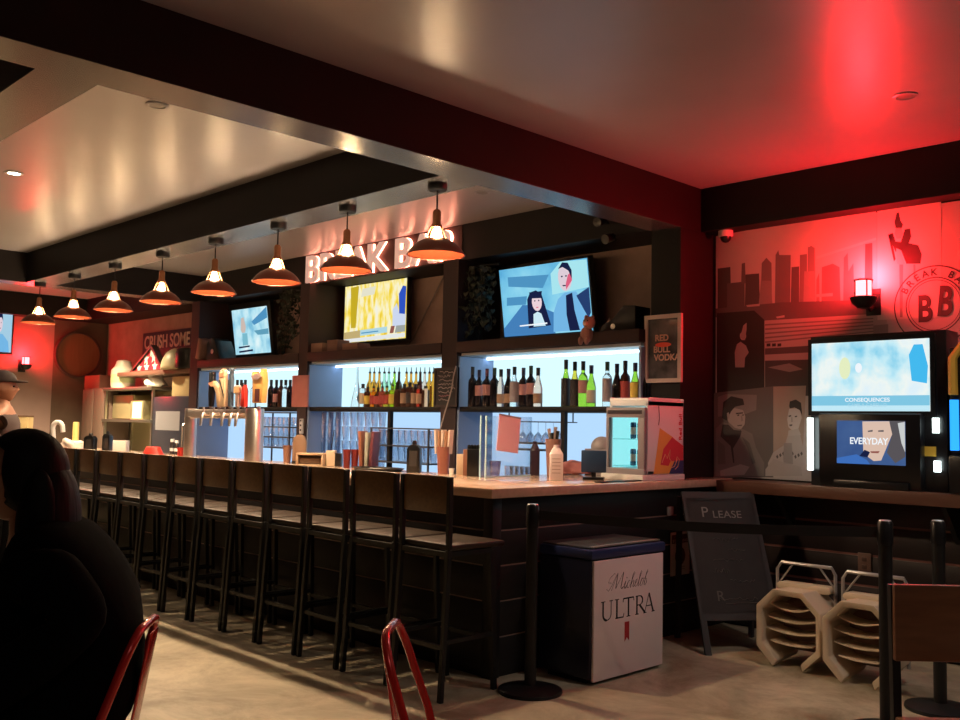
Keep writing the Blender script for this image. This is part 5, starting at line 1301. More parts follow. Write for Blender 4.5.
def boxy(name, px, py, w, h, d, m, label, cat, rz=.78, bevel=.003):
    p = on(px, py); u = unit(p)
    o = MB().box(-w * u / 2, w * u / 2, -d / 2, d / 2, 0, h * u).build(name, m, bevel=bevel, loc=p); o.rotation_euler.z = rz
    return tag(o, label, cat)
boxy('paper_box', 119, 451.5, 17, 11, .1, PAPER, 'low white box on the bar between napkin holders and red basket', 'box')
p = on(153, 456); u = unit(p)
t = thing('serving_basket', 'red plastic serving basket upturned on the bar', 'basket', p, .05)
MB().lathe([(15 * u, 0), (15.5 * u, 2 * u), (13.5 * u, 4 * u), (10.5 * u, 8.6 * u), (9.5 * u, 9.3 * u), (0, 9.5 * u)], 28, cap=False, sy=.55).build('basket', RED, t, smooth=True)
MB().tube([(15.3 * u * math.cos(a * PI / 14), .55 * 15.3 * u * math.sin(a * PI / 14), 1.2 * u) for a in range(28)], .006, 6, True).build('rim', RED, t)
for k, (px, h_) in enumerate(((172, 15), (176.5, 14))):
    p = on(px, 453.5); u = unit(p)
    o = MB().lathe([(0, 0), (2.4 * u, 0), (2.4 * u, h_ * .7 * u), (1.6 * u, h_ * .8 * u), (0, h_ * .8 * u)], 14, cap=False).build('spice_jar', mat('dark_jar', (0.03, 0.02, 0.02), 0.3), smooth=True, loc=p)
    MB().lathe([(2.45 * u, 3 * u), (2.45 * u, 6 * u)], 14, cap=False).build('label', LAB['white'], o)
    MB().lathe([(0, h_ * .8 * u), (2 * u, h_ * .8 * u), (2 * u, h_ * u), (0, h_ * u)], 14, cap=False).build('lid', LAB['white'], o)
    tag(o, ('dark jar with white lid right of the red basket, left of two', 'dark jar with white lid right of the red basket, right of two')[k], 'jar')
def tumbler(name, px, py, w, h, m, label, cat='cup', group=None):
    p = on(px, py); u = unit(p)
    o = MB().lathe([(0, 0), (w * .38 * u, 0), (w * .5 * u, h * u), (w * .45 * u, h * u), (w * .35 * u, .01), (0, .01)], 18, cap=False).build(name, m, smooth=True, loc=p)
    return tag(o, label, cat, group)
tumbler('plastic_cup', 180.5, 458, 7, 10.5, RED, 'small red cup at the left foot of the tap tower')
# wooden board, caddy, cups
p = on(299, 461); u = unit(p)
t = thing('wooden_board', 'brown round-topped wooden menu board standing on the bar right of the tap tower', 'board', p, .75)
MB().prism([(-7 * u, 0), (7 * u, 0), (7 * u, 22 * u), (5 * u, 27 * u), (1.5 * u, 29 * u), (-3 * u, 28 * u), (-6 * u, 25 * u), (-7 * u, 20 * u)], (0, .012, 0), (1, 0, 0), (0, 0, 1), (0, -1, 0), .024).build('board', mat('board_wood', (0.22, 0.13, 0.08), 0.5, var=(0.28, 0.17, 0.11), vs=5), t, bevel=0.004)
MB().prism([(-.05, 0), (.05, 0), (.05, .02), (-.05, .02)], (0, -.06, 0), (1, 0, 0), (0, 0, 1), (0, 1, 0), .14).build('foot', DARKWOOD, t)
p = on(289, 462); u = unit(p)
tumbler('wooden_cup', 287, 461, 9, 17, mat('wood_cup', (0.25, 0.12, 0.08), 0.4), 'brown cup beside the round-topped wooden board')
p = on(311, 466); u = unit(p)
t = thing('condiment_box', 'open-fronted pale wooden box on the bar beside the round-topped board', 'box', p, .78)
PW = mat('pale_wood', (0.50, 0.34, 0.22), 0.5, var=(0.58, 0.42, 0.28), vs=6)
wq, hq = 13.5 * u, 13 * u
mb = MB()
for bx in ((-wq, wq, -.08, .08, 0, .015), (-wq, wq, -.08, .08, hq - .015, hq), (-wq, -wq + .015, -.08, .08, .015, hq - .015), (wq - .015, wq, -.08, .08, .015, hq - .015), (-wq, wq, .065, .08, .015, hq - .015)): mb.box(*bx)
mb.build('shell', PW, t, bevel=0.002)
MB().box(-wq + .02, wq - .02, -.03, .06, .016, hq * .6).build('napkins', mat('brown_napkin', (0.20, 0.12, 0.08), 0.8), t)
boxy('carton', 331, 466, 9, 15.5, .09, mat('cream_card', (0.62, 0.50, 0.36), 0.6), 'cream carton with a dark straw beside the wooden box', 'carton')
p = on(331, 466); u = unit(p)
tag(MB().tube([(-1 * u, -.0, 15.6 * u), (3.5 * u, 0, 36 * u)], .004, 6).build('drinking_straw', BLACKM, loc=p), 'dark straw leaning up out of the cream carton', 'straw')
boxy('black_box', 338.5, 465, 6, 13, .08, PLAST, 'small black box between the cream carton and the dark red tumblers', 'box')
MRC = mat('maroon_cup', (0.16, 0.02, 0.02), 0.25)
for k, px in enumerate((346.5, 354.5)): tumbler('tumbler', px, 468, 8, 18.5, MRC, 'dark red plastic tumbler in front of the menus, %s of two' % ('left', 'right')[k], 'cup', 'dark red tumblers')
MENU = [mat('menu_brown', (0.26, 0.09, 0.05), 0.5), mat('menu_grey', (0.35, 0.36, 0.30), 0.5), mat('menu_maroon', (0.13, 0.03, 0.04), 0.5)]
for k, (px, m_, h_) in enumerate(((364, MENU[0], 37), (369, MENU[1], 36), (373, MENU[2], 37))):
    p = on(px, 468); u = unit(p)
    o = MB().box(-.012, .012, -.09, .09, 0, h_ * u, Matrix.Rotation(.06 * (k - 1), 4, 'Y')).build('menu', m_, bevel=.003, loc=p); o.rotation_euler.z = .6
    tag(o, ('brown tall menu standing beside the dark red tumblers', 'grey-green tall menu between brown and maroon ones', 'maroon tall menu, rightmost of three upright menus')[k], 'menu')
p = on(378, 470.5); u = unit(p)
t = thing('serving_tray', 'black tray with white paper on the bar in front of the menus', 'tray', p, .12)
MB().lathe([(0, 0), (.21, 0), (.24, .022), (.235, .022), (.208, .006), (0, .006)], 28, cap=False, sy=.6).build('tray', PLAST, t, smooth=True)
MB().box(-.13, .10, -.08, .07, .008, .012).build('paper', PAPER, t)
p = on(443, 473); u = unit(p)
tumbler('tall_cup', 443, 473, 14, 27, mat('brown_cup', (0.30, 0.11, 0.08), 0.35), 'tall brown cup of straws in the middle of the bar')
for k in range(5):
    tag(MB().box(-.008, .008, -.02, .02, 20 * u, (44 - 1.5 * (k % 2)) * u, Matrix.Rotation(.04 * (k - 2), 4, 'Y')).build('paper_straw', mat('kraft', (0.42, 0.22, 0.13), 0.6) if k % 2 else mat('pale_kraft', (0.60, 0.48, 0.42), 0.6), loc=(p.x + (k - 2) * .018 * .7, p.y + (k - 2) * .018 * .7, p.z)), 'wrapped straw in the tall brown cup, %s from the left' % ORD[k], 'straw', 'straws in the brown cup')
tumbler('white_pot', 451.5, 471.5, 6, 6, WHITE, 'small white pot right of the brown cup')
boxy('sugar_carton', 460, 472.5, 7, 21, .07, mat('cream_card', (0, 0, 0)), 'cream carton standing left of the brown one', 'carton')
boxy('brown_carton', 466.5, 472.8, 7, 26, .07, mat('brown_card', (0.30, 0.13, 0.08), 0.5), 'brown carton between the cream carton and black caddy', 'carton')
p = on(473, 473.5); u = unit(p)
t = thing('bar_caddy', 'black bar caddy standing left of the acrylic guard', 'caddy', p, .78)
MB().box(-6 * u, 6 * u, -.07, .07, 0, 27 * u).build('case', PLAST, t, bevel=.004)
for k in range(4): MB().lathe([(0, 0), (1.6 * u, 0), (1.6 * u, 3.5 * u), (0, 4.5 * u)], 10, ((k - 1.5) * 3 * u, 0, 27 * u), cap=False).build('stopper', BLACKM, t, smooth=True)
# acrylic guard with a pink sheet
ga, gb = Vector((-4.66, 4.63, TOPZ)), Vector((-4.70, 5.13, TOPZ))
u = unit(ga); gh = 62 * u
t = thing('acrylic_guard', 'clear acrylic guard standing on the bar near the corner', 'guard', ga, 0)
d_ = (gb - ga); d_.z = 0
gx = d_.normalized(); gn = Vector((gx.y, -gx.x, 0))
AC = clear('acrylic', (0.93, 0.97, 1.0), 0.06, 0.55); ACE = mat('acrylic_edge', (0.55, 0.85, 0.95), 0.2)
mb = MB(); mb.prism([(0, 0), (d_.length, 0), (d_.length, gh), (0, gh)], (0, 0, 0), gx, (0, 0, 1), gn, .006); mb.build('pane', AC, t)
mb = MB(); mb.prism([(0, 0), (.05, 0), (.05, gh), (0, gh)], (0, 0, 0), -gn, (0, 0, 1), gx, .006); mb.build('side_pane', AC, t)
mb = MB(); mb.bar((0, 0, 0), (0, 0, gh), .009); mb.bar(-gn * .05, -gn * .05 + Vector((0, 0, gh)), .007); mb.bar((0, 0, .004), d_ + Vector((0, 0, .004)), .008); mb.build('edge', ACE, t)
# pink sheet clipped to the guard
ry_ = at(508, 434, D=1.0) - EYE
nrm = Vector((gn.x, gn.y, 0)); tt = (ga - EYE).dot(nrm) / ry_.dot(nrm); pc = EYE + ry_ * tt + nrm * .006; u = unit(pc)
PM = Matrix((gx, Vector((0, 0, 1)), nrm)).transposed().to_4x4() @ Matrix.Rotation(-.10, 4, 'Z')
o = MB().box(-17 * u, 17 * u, -18 * u, 18 * u, -.002, .002, PM).build('pink_menu', mat('pink_sheet', (0.80, 0.54, 0.62), 0.5), loc=pc)
MB().box(-17.2 * u, 17.2 * u, 17 * u, 18.6 * u, -.003, .004, PM).build('clip', mat('grey_plate', (0, 0, 0)), o)
tag(o, 'pink menu sheet held up on the acrylic guard', 'menu')
tumbler('water_glass', 495, 471, 12, 16, clear('smoky_glass', (0.55, 0.58, 0.75), 0.15, 0.5), 'bluish water glass behind the acrylic guard', 'glass')
p = on(534.5, 475.5); u = unit(p)
def housebottle(px, py, w, h, m, label, lab=None):
    p = on(px, py); u = unit(p)
    o = MB().box(-w * u / 2, w * u / 2, -w * u / 2, w * u / 2, 0, h * .74 * u); W_ = w * u / 2
    o.add([(-W_, -W_, h * .74 * u), (W_, -W_, h * .74 * u), (W_, W_, h * .74 * u), (-W_, W_, h * .74 * u)] + [(x * .5, y * .5, h * .92 * u) for x, y in ((-W_, -W_), (W_, -W_), (W_, W_), (-W_, W_))], [(0, 1, 5, 4), (1, 2, 6, 5), (2, 3, 7, 6), (3, 0, 4, 7), (4, 5, 6, 7)])
    b_ = o.build('square_bottle', m, bevel=.003, loc=p); b_.rotation_euler.z = .78
    MB().lathe([(0, h * .9 * u), (W_ * .45, h * .9 * u), (W_ * .45, h * u), (0, h * u)], 12, cap=False).build('cap', m, b_, smooth=True)
    if lab:
        for k in range(5): MB().box(-W_ * .7, W_ * .6, -W_ - .001, -W_, h * u * (.2 + .1 * k), h * u * (.215 + .1 * k)).build('print_line', lab, b_)
    return tag(b_, label, 'bottle')
housebottle(534.5, 475.5, 9.5, 34, mat('plum_bottle', (0.035, 0.015, 0.03), 0.4), 'dark square bottle with pointed top standing behind the acrylic guard')
housebottle(556, 480, 13, 35, mat('white_bottle', (0.80, 0.68, 0.68), 0.5), 'white square bottle near the bar corner', mat('print_line', (0.35, 0.22, 0.2), 0.6))
tumbler('utensil_cup', 553, 468, 16, 36, mat('cork_cup', (0.30, 0.14, 0.11), 0.6), 'brown cup holding bar tools behind the white bottle')
p = on(553, 468); u = unit(p)
for k, (dx, hh) in enumerate(((-6, 46), (-1, 42), (3, 48), (6, 44))):
    tag(MB().tube([(dx * .3 * u, 0, 22 * u), (dx * u, 0, hh * u)], [.006, .014], 8).build('bar_tool', PLAST if k % 2 else STEEL, loc=p), 'bar tool in the brown cup behind the white bottle, %s from the left' % ORD[k], 'bar tool', 'bar tools')
lump('pink_cloth', 587, 470, 40, 11, .16, mat('pink_cloth', (0.52, 0.20, 0.20), 0.8), 'crumpled pink towel lying on the bar left of the fridge', 'towel', 2, .18)
p = at(594, 450, Y=5.15); u = unit(p)
t = thing('cash_register', 'dark blue cash register screen standing behind the pink towel', 'cash register', (p.x, 5.15, TOPZ), .6)
MB().box(-.085, .085, -.015, .015, .05, .20).build('screen', mat('blue_screen', (0.02, 0.05, 0.11), 0.4), t, bevel=.006)
MB().box(-.015, .015, -.01, .02, 0, .06).build('stand', PLAST, t); MB().box(-.07, .07, -.06, .06, 0, .02).build('foot', PLAST, t, bevel=.004)
me = blob((0, 0, 0), (.085, .08, .08), lambda q, n: Vector((q.x, q.y, max(q.z, -.02))))
p = at(602, 437, Y=5.78)
o = bpy.data.objects.new('hood', me); COL.objects.link(o); o.location = (p.x, 5.78, .97 + .0); me.materials.append(mat('grey_dome', (0.25, 0.22, 0.24), 0.5)); me.polygons.foreach_set('use_smooth', [True] * len(me.polygons))
o.scale = (1, 1, 1); o.location.z = at(602, 447, Y=5.78).z
tag(o, 'grey rounded hood behind the cash register', 'hood')
MB().box(-.1, .1, -.08, .08, -(o.location.z - .951), -.015).build('stand', mat('grey_dome', (0, 0, 0)), o)
for k, (px, py) in enumerate(((583.5, 465), (600.5, 466))): tumbler('white_cup', px, py, 10, 13, mat('lilac_cup', (0.50, 0.40, 0.45), 0.5), 'pale cup beside the pink towel, %s of two' % ('left', 'right')[k], 'cup', 'pale cups')
p = on(610, 479)
t = tag(MB().box(-.03, .03, -.45, .30, 0, .008).build('bar_mat', PLAST, bevel=.002, loc=(-3.90, p.y, TOPZ)), 'long thin black rubber mat near the edge of the bar before the fridge', 'mat')

# ------------------------------------------------------------------ kitchen end behind the bar
KY = 5.9
def kx(px, Y=KY): return at(px, 400, Y=Y).x
def kz(px, py, Y=KY): return at(px, py, Y=Y).z
ksx0, ksx1 = kx(116), -11.21
t = thing('wall_shelf', 'brown high shelf on the kitchen wall carrying a flag case and helmet', 'shelf', ((ksx0 + ksx1) / 2, WY, 0))
zs = kz(160, 370)
MB().box(ksx0 - t.location.x, ksx1 - t.location.x, KY - WY, 0, zs - .06, zs).build('board', mat('shelf_brown', (0.15, 0.08, 0.06), 0.5), t, bevel=.004)
# CRUSH SOME board
SY = WY - .02
x0, x1 = at(143, 345, Y=SY).x, at(193, 345, Y=SY).x
zb, zt = at(165, 358, Y=SY).z, at(165, 331, Y=SY).z
t = thing('wall_sign', 'dark blue board reading CRUSH SOME on the kitchen wall', 'sign', (x0, WY, zb))
MB().box(0, x1 - x0, -.025, 0, 0, zt - zb).build('board', mat('navy_board', (0.02, 0.03, 0.055), 0.6, var=(0.05, 0.06, 0.09), vs=4), t, bevel=.003)
text('lettering', 'CRUSH SOME', mat('chalky_letters', (0.55, 0.52, 0.46), 0.7), t, (.06, -.026, (zt - zb) * .40), (1, 0, 0), (0, 0, 1), height=(zt - zb) * .48, width=(at(190, 345, Y=SY).x - x0) - .06, extrude=.004, bold=.02, align='LEFT')
# flag case
fx0, fx1, ft_ = at(132, 369, Y=6.0).x, at(166, 369, Y=6.0).x, at(153, 345, Y=6.0).z - zs
fwid = fx1 - fx0
t = thing('flag_case', 'triangular dark frame holding a red flag with white stars on the kitchen shelf', 'flag case', (fx0, 6.0, zs))
tri = [(0, 0), (fwid, 0), (fwid * .62, ft_)]
def inset(P, k):
    c_ = (sum(p[0] for p in P) / 3, sum(p[1] for p in P) / 3); return [(p[0] + (c_[0] - p[0]) * k, p[1] + (c_[1] - p[1]) * k) for p in P]
mb = MB(); inn = inset(tri, .16)
vs = [(x, y_, z) for y_ in (-.04, .05) for P in (tri, inn) for x, z in P]
fs = []
for i in range(3):
    i2 = (i + 1) % 3
    fs += [(i, i2, 3 + i2, 3 + i), (6 + i, 9 + i, 9 + i2, 6 + i2), (i, 6 + i, 6 + i2, i2), (3 + i, 3 + i2, 9 + i2, 9 + i)]
mb.add(vs, fs); mb.build('frame', mat('dark_frame', (0.03, 0.015, 0.015), 0.4), t)
MB().prism(inn, (0, .02, 0), (1, 0, 0), (0, 0, 1), (0, -1, 0), .03).build('flag', mat('flag_red', (0.42, 0.015, 0.04), 0.7), t)
STAR = mat('star_white', (0.72, 0.62, 0.62), 0.6)
for sx, sz in ((.24, .14), (.46, .16), (.70, .18), (.44, .48), (.66, .52), (.60, .74)):
    P = []
    for k in range(10):
        a = PI / 2 + k * PI / 5; r_ = (.085 if k % 2 == 0 else .036) * fwid
        P.append((sx * fwid + r_ * math.cos(a), sz * ft_ + r_ * math.sin(a)))
    MB().prism(P, (0, -.0105, 0), (1, 0, 0), (0, 0, 1), (0, -1, 0), .002).build('star', STAR, t)
# helmet on the shelf
hx = at(173.5, 360, Y=6.0).x + .12
t = thing('helmet', 'cream helmet with black visor beside the flag case', 'helmet', (hx, 5.99, zs))
me = blob((0, 0, .0), (.25, .2, .29), lambda q, n: Vector((q.x, q.y, q.z if q.z > 0 else 0)))
o = bpy.data.objects.new('dome', me); COL.objects.link(o); o.parent = t; me.materials.append(mat('cream_helmet', (0.62, 0.54, 0.38), 0.4)); me.polygons.foreach_set('use_smooth', [True] * len(me.polygons))
MB().lathe([(.20, 0), (.21, .03), (.21, .20), (.19, .26), (.10, .28), (0, .28)], 18, (.34, 0, 0), cap=False, sy=.8).build('visor', PLAST, t, smooth=True)
# steel shelving unit, refrigerator, boxes
ux0, ux1, uz = kx(105), kx(152), kz(110, 388)
t = thing('steel_shelving', 'steel kitchen shelving unit behind the far end of the bar', 'shelving', ((ux0 + ux1) / 2, KY, 0))
w_ = (ux1 - ux0) / 2
for sx in (-1, 1):
    for yy in (0, .40): MB().box(sx * w_ - .02, sx * w_ + .02, yy, yy + .03, 0, uz - .005).build('post', DULLSTEEL, t)
for zz in (.5, .95, uz - .45, uz): MB().box(-w_ - .03, w_ + .03, -.03, .43, zz - .04, zz).build('shelf', DULLSTEEL, t, bevel=.004)
MB().box(-w_, w_, .43, .445, .4, uz).build('back_sheet', mat('khaki_steel', (0.52, 0.46, 0.28), 0.35, 0.6), t)
MB().box(w_ * -.95, -w_ * .05, .1, .4, uz - .44, uz - .10).build('steel_box', mat('khaki_steel', (0, 0, 0)), t, bevel=.01)
bx = at(128, 404, Y=KY - .02)
boxx = tag(MB().box(-.2, .2, 0, .25, 0, .26).build('metal_bin', mat('khaki_steel', (0, 0, 0)), bevel=.008, loc=(bx.x + .12, KY + .05, uz - .449)), 'small metal bin on the steel shelving unit', 'bin')
p = at(121, 402, Y=KY - .05)
t = tag(MB().box(-.14, .14, 0, .004, 0, .22).build('paper_label', PAPER, loc=(bx.x + .15, KY + .044, uz - .43)), 'white paper sheet on the metal bin on the steel shelves', 'paper')
rx0, rx1, rz_ = kx(153), -11.25, kz(170, 396)
t = thing('refrigerator', 'dark blue-black upright refrigerator at the kitchen end', 'refrigerator', ((rx0 + rx1) / 2, KY, 0))
w_ = (rx1 - rx0) / 2
MB().box(-w_, w_, .05, .45, 0, rz_).build('body', mat('fridge_black', (0.02, 0.022, 0.035), 0.3), t, bevel=.01)
d_ = MB().box(-w_ + .01, w_ - .01, 0, .05, .1, rz_ - .01).build('door', mat('fridge_dark_steel', (0.05, 0.055, 0.085), 0.3, 0.5), t, bevel=.008)
MB().tube([(w_ - .12, 0, .8), (w_ - .12, -.05, .85), (w_ - .12, -.05, 1.35), (w_ - .12, 0, 1.4)], .012).build('handle', STEEL, d_, smooth=True)
MB().box(-w_ + .1, w_ - .3, -.002, 0, rz_ - .45, rz_ - .2).build('notice', mat('pale_notice', (0.20, 0.20, 0.24), 0.5), d_)
q = at(179, 386, Y=KY + .1)
tag(MB().box(-.30, .30, 0, .3, 0, .26).build('cardboard_box', mat('cardboard', (0.40, 0.30, 0.16), 0.8), bevel=.006, loc=(-11.62, KY + .06, rz_)), 'tan cardboard box standing on the dark refrigerator', 'box')
cx0, cx1, cz_ = kx(82), kx(104.5), kz(92, 388)
t = thing('storage_cabinet', 'plain brown cabinet left of the steel shelving', 'cabinet', ((cx0 + cx1) / 2, KY, 0))
w_ = (cx1 - cx0) / 2 - .01
MB().box(-w_, w_, .03, .45, 0, cz_).build('body', mat('brown_cabinet', (0.14, 0.09, 0.075), 0.5), t, bevel=.006)
for s_ in (-1, 1): MB().box(min(0, s_ * w_) + .01, max(0, s_ * w_) - .01, 0, .03, .1, cz_ - .02).build('door', mat('brown_cabinet_door', (0.17, 0.115, 0.095), 0.5), t, bevel=.004)
q = at(93, 386, Y=KY + .1)
tag(MB().box(-.28, .28, 0, .22, 0, .20).build('storage_box', mat('red_brown_box', (0.28, 0.12, 0.09), 0.7), bevel=.004, loc=(q.x, KY + .08, cz_)), 'reddish box on the brown cabinet', 'box')
q = at(110, 388, Y=KY + .15)
o = tag(MB().lathe([(0, 0), (.16, 0), (.17, .03), (.17, .26), (.12, .32), (.10, .40), (0, .42)], 20, cap=False).build('plastic_jug', mat('milky_plastic', (0.66, 0.55, 0.48), 0.4), smooth=True, loc=(ux0 + .22, KY + .16, uz)), 'white plastic jug on top of the steel shelving', 'jug')
MB().lathe([(.173, .08), (.173, .2)], 20, cap=False).build('label', mat('pale_green_label', (0.50, 0.52, 0.30), 0.6), o, smooth=True)
q = at(149, 393, Y=KY + .1)
lump('paper_bundle', 149, 393, 1, 1, .1, PAPER, 'crumpled pale wrapper lying on the steel shelving top, right end', 'wrapper', 5)
o = bpy.data.objects['paper_bundle']; o.location = (ux1 - .22, KY + .15, uz); o.scale = (22, 2.0, 13)
# barrel end on the far wall
c = at(77, 355, X=-15.0)
t = thing('barrel_end', 'round brown wooden barrel end hanging on the dark kitchen wall', 'barrel end', (-14.995, c.y, c.z))
RY = Matrix.Rotation(PI / 2, 4, 'Y')
MB().lathe([(0, .05), (.33, .05), (.33, 0), (0, 0)], 40, cap=False, M=RY).build('boards', mat('barrel_wood', (0.15, 0.065, 0.03), 0.6, var=(0.19, 0.085, 0.04), vs=4, stretch=(1, 6, .5)), t)
MB().lathe([(.325, 0), (.325, .07), (.355, .07), (.36, 0)], 40, cap=False, M=RY).build('hoop', mat('barrel_hoop', (0.06, 0.04, 0.035), 0.5), t, smooth=True)
# television on the far wall
q0, q1 = at(-14, 351, X=-14.85), at(13, 310, X=-14.85)
t = thing('television', 'television on the far red wall, cut by the photo edge, showing a person in blue', 'television', (-14.85, q0.y, q0.z), PI / 2)
wv, hv = abs(q1.y - q0.y), q1.z - q0.z
MB().box(-.03, wv + .03, .01, .07, -.03, hv + .03).build('casing', PLAST, t, bevel=.006)
scr = screen(t, I, wv, hv, glow('screen_ice', (0.38, 0.62, 0.78), SCREEN))
SL = lambda pts, m, lift=.005: shape(scr, I, wv, hv, pts, m, lift)
SL([(.1, 0), (.14, .3), (.4, .42), (.62, .42), (.86, .25), (.92, 0)], G('scr_shirt', (0, 0, 0))); SL(oval(.5, .66, .11, .2), G('scr_face2', (0, 0, 0)), .006)
SL([(.38, .72), (.42, .9), (.58, .9), (.62, .72), (.56, .8), (.44, .8)], dk, .007); SL(oval(.46, .68, .012, .015, 8), dk, .007); SL(oval(.54, .68, .012, .015, 8), dk, .007); SL([(.46, .56), (.54, .56), (.52, .54), (.48, .54)], dk, .007)
MB().bar((wv / 2, .07, hv / 2), (wv / 2, .15, hv / 2), .08).build('wall_mount', BLACKM, t)
q = on(19, 447); u = unit(q)
t = thing('paper_bag', 'tan paper bag standing on the far end of the bar behind the seated person', 'bag', (q.x, min(q.y, 4.6), TOPZ), .78)
MB().prism([(-10 * u, 0), (10 * u, 0), (10.5 * u, 30 * u), (-9.5 * u, 30 * u)], (0, -.07, 0), (1, 0, 0), (0, 0, 1), (0, 1, 0), .14).build('bag', mat('kraft_bag', (0.50, 0.42, 0.22), 0.8, bump=.3, bs=12), t, bevel=.006)
MB().box(-10.5 * u, 10.5 * u, -.075, .075, 30 * u, 31.5 * u).build('folded_top', mat('kraft_dark', (0.16, 0.10, 0.06), 0.8), t)

# ------------------------------------------------------------------ ivy, ledge things, menu board and cables
IVY = mat('ivy_leaf', (0.020, 0.028, 0.018), 0.6, var=(0.035, 0.045, 0.03), vs=9)
def ivy(px, py, w, h, Y, n, label, seed):
    """leafy garland hanging from the soffit"""
    p = at(px, py, Y=Y); u = unit(p); rnd = random.Random(seed)
    t = thing('hanging_ivy', label, 'plant', (p.x, Y, p.z))
    W_, H_ = w * u * 1.3, h * u
    st = MB(); lf = MB()
    for k in range(7):
        x = rnd.uniform(-.5, .5) * W_; y = rnd.uniform(-.06, .06); L_ = H_ * rnd.uniform(.55, 1); P = []
        for j in range(9):
            P.append(Vector((x + .03 * math.sin(j * 1.1 + k), y + .02 * math.cos(j + k), -L_ * j / 8)))
        st.tube(P, .004, 5)
        for j in range(n):
            f_ = rnd.random() * 7.99; q = P[int(f_)].lerp(P[int(f_) + 1], f_ % 1) + Vector((rnd.gauss(0, .035), rnd.gauss(0, .03), rnd.gauss(0, .015)))
            s_ = rnd.uniform(.02, .04); R = Matrix.Rotation(rnd.uniform(0, 6.3), 3, 'Z') @ Matrix.Rotation(rnd.uniform(-.6, 1.2), 3, 'X')
            lf.add([q + R @ Vector(v) * s_ for v in ((0, 0, .2), (-.6, 0, .5), (-.8, .1, -.1), (0, .05, -1.1), (.8, .1, -.1), (.6, 0, .5))], [(0, 1, 2, 3), (0, 3, 4, 5)])
    lf.build('leaves', IVY, t); st.build('stems', mat('ivy_stem', (0.03, 0.025, 0.015), 0.7), t)
    MB().tube([(-W_ * .55, 0, .0), (0, 0, .012), (W_ * .55, 0, 0)], .01, 6).build('hanging_rod', BLACKM, t)
ivy(484, 266, 30, 86, 5.97, 45, 'dark ivy garland hanging left of the right television', 1)
ivy(292, 291, 22, 72, 6.0, 40, 'dark ivy garland hanging right of the left television', 2)
def ledge_pt(px, Y=5.95): return Vector((at(px, 350, Y=Y).x, Y, 2.17))
p = ledge_pt(209); u = unit(p)
o = MB().box(-.05, .05, -.16, .16, 0, .26, Matrix.Rotation(.25, 4, 'Y')).build('leaning_book', mat('dusty_brown', (0.16, 0.085, 0.07), 0.6), bevel=.004, loc=p + Vector((0, 0, .013)))
tag(o, 'dusty brown book leaning on the ledge left of the left television', 'book')
o = MB().prism([(-.12, 0), (.20, 0), (.16, .10), (.06, .24), (-.03, .27), (-.12, .20)], (0, -.12, 0), (1, 0, 0), (0, 0, 1), (0, 1, 0), .24).build('ledge_speaker', PLAST, bevel=.01, loc=ledge_pt(220))
MB().lathe([(0, 0), (.03, 0), (.03, .006), (0, .006)], 16, (.03, -.121, .1), cap=False, M=Matrix.Rotation(PI / 2, 4, 'X')).build('badge', STEEL, o)
tag(o, 'small dark wedge speaker on the ledge under the left television', 'speaker')
for k, (px, w_, h_, m_) in enumerate(((322, .22, .10, mat('tan_box', (0.22, 0.13, 0.10), 0.7)), (338, .18, .12, mat('dusty_brown', (0, 0, 0))), (356, .26, .07, mat('tan_box', (0, 0, 0))))):
    tag(MB().box(-w_ / 2, w_ / 2, -.08, .08, 0, h_).build('small_box', m_, bevel=.004, loc=ledge_pt(px)), ('tan box at the left end of the ledge under the middle television', 'brown box on the ledge under the middle television', 'flat tan box on the ledge under the middle television')[k], 'box')
p = ledge_pt(628, 6.0); u = unit(p)
o = MB().prism([(-.20, 0), (.14, 0), (.14, .19), (.02, .20), (-.08, .10), (-.18, .06)], (0, -.1, 0), (1, 0, 0), (0, 0, 1), (0, 1, 0), .2).build('ledge_speaker', PLAST, bevel=.01, loc=p)
MB().lathe([(0, 0), (.022, 0), (.022, .006), (0, .006)], 14, (-.07, -.101, .04), cap=False, M=Matrix.Rotation(PI / 2, 4, 'X')).build('dial', STEEL, o)
tag(o, 'black sloping speaker on the ledge beside the framed poster', 'speaker')
tag(MB().lathe([(0, 0), (.03, 0), (.03, .08), (.012, .10), (0, .13)], 12, cap=False).build('candle_jar', mat('pink_jar', (0.45, 0.25, 0.22), 0.5), smooth=True, loc=ledge_pt(609, 6.0)), 'small pinkish jar on the ledge left of the sloping speaker', 'jar')
# small toy hanging over the ledge edge
pt = at(586, 349, Y=5.80); u = unit(pt)
t = thing('plush_toy', 'small pink-brown plush toy perched on the ledge edge over the green bottles', 'toy', (pt.x, 5.808, 2.17))
TOY = mat('toy_plush', (0.42, 0.22, 0.19), 0.9, bump=.3, bs=40)
join('body', [blob((0, 0, -.02), (.055, .045, .065)), blob((.03, -.01, .07), (.052, .045, .05)), blob((.0, -.01, .115), (.016, .012, .018)), blob((.065, -.01, .11), (.016, .012, .018)), blob((-.03, -.04, -.07), (.02, .02, .035)), blob((.03, -.04, -.07), (.02, .02, .035))], TOY, t)
join('muzzle', [blob((.03, -.052, .06), (.022, .014, .016))], mat('toy_pale', (0.62, 0.42, 0.36), 0.9), t)
for dx in (.013, .047): join('eye', [blob((dx, -.052, .083), (.006, .005, .006), None, 10)], EY, t)
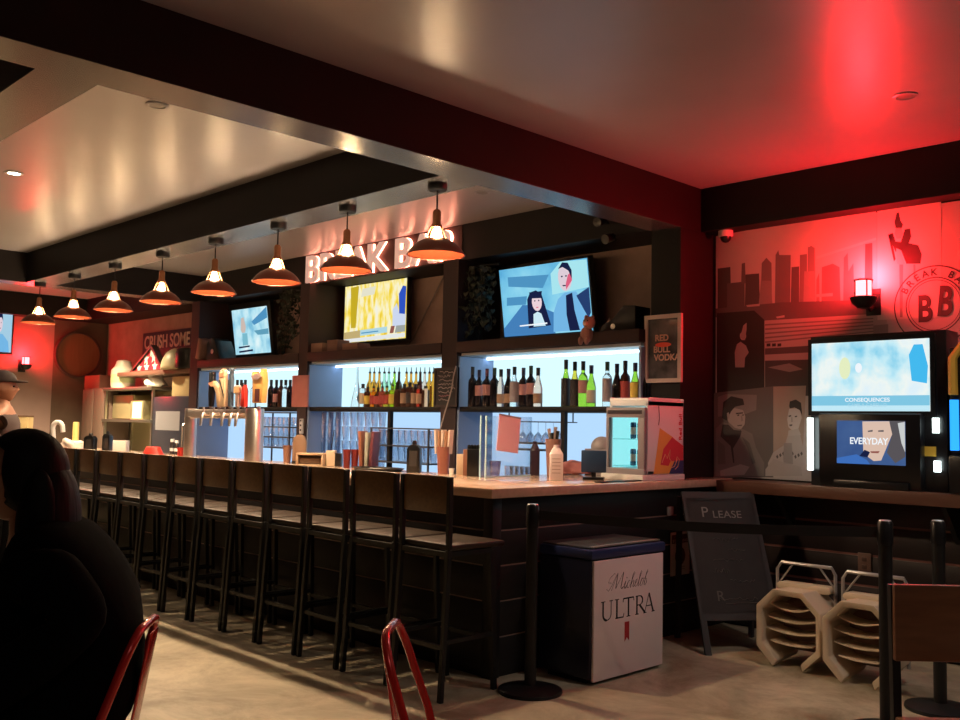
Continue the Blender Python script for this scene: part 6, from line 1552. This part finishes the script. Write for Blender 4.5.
# chalk menu on the pillar right of the liquor bottles
q0, q1 = at(433.5, 407, Y=5.81), at(457.5, 367, Y=5.81)
t = thing('menu_board', 'black chalk menu board with pale writing hung right of the liquor bottles', 'menu board', (q0.x, 5.83, q0.z))
w_, h_ = q1.x - q0.x, q1.z - q0.z
MB().box(0, w_, -.014, 0, 0, h_).build('board', mat('slate', (0, 0, 0)), t)
fr = MB()
for bx_ in ((0, w_, 0, .02), (0, w_, h_ - .02, h_), (0, .02, .02, h_ - .02), (w_ - .02, w_, .02, h_ - .02)): fr.box(bx_[0], bx_[1], -.022, -.0, bx_[2], bx_[3])
fr.build('frame', mat('dark_frame', (0, 0, 0)), t)
rnd = random.Random(5)
for k in range(8):
    zz = h_ * (.88 - .1 * k); a0, a1 = w_ * rnd.uniform(.14, .3), w_ * rnd.uniform(.6, .9)
    MB().tube([(a0 + (a1 - a0) * j / 14, -.016, zz + rnd.uniform(-.5, .5) * .022) for j in range(15)], .0025, 4).build('chalk_scrawl', mat('chalk_bright', (0.50, 0.40, 0.42), 0.9) if k != 6 else mat('chalk_pink', (0.50, 0.22, 0.28), 0.9), t)
def cable(pts, r, m, label, Y):
    P = [at(x, y, Y=Y) for x, y in pts]
    mb = MB(); mb.tube([p - P[0] for p in P], r, 6); tag(mb.build('cable', m, smooth=True, loc=P[0]), label, 'cable')
PALE = mat('pale_cable', (0.40, 0.33, 0.32), 0.6)
cable([(456, 366), (453.5, 376), (452, 387), (449, 399), (445, 412), (440, 430), (437, 444)], .006, PALE, 'pale cable hanging down across the chalk menu board', 5.79)
cable([(446, 272), (432, 300), (412, 340), (406, 347)], .008, mat('dusky_cable', (0.20, 0.16, 0.15), 0.6), 'pale cable slanting down right of the middle television', 6.35)
cable([(324, 288), (333, 312), (340, 338), (342, 347)], .008, mat('dusky_cable', (0, 0, 0)), 'dull cable hanging left of the middle television', 6.35)

p0_, p1_ = at(292, 407, Y=5.82), at(309, 375, Y=5.82)
tag(MB().box(0, p1_.x - p0_.x, -.02, 0, 0, p1_.z - p0_.z).build('red_notice', mat('faded_red', (0.42, 0.12, 0.11), 0.5, var=(0.48, 0.17, 0.15), vs=5), bevel=.004, loc=(p0_.x, 5.83, p0_.z)), 'faded red panel hung on the post right of the left bottle shelf', 'notice')
p0_ = at(308.5, 434, Y=5.82); p1_ = at(313, 419, Y=5.82)
o = tag(MB().box(0, .055, -.025, 0, 0, p1_.z - p0_.z).build('wall_handset', mat('lilac_white', (0.50, 0.48, 0.52), 0.5), bevel=.006, loc=(-8.68, 5.83, p0_.z)), 'small pale handset fixed on the post left of the pint stack', 'handset')
for k in range(3): MB().box(.015, .04, -.028, -.024, .03 + .05 * k, .05 + .05 * k).build('key', PLAST, o)
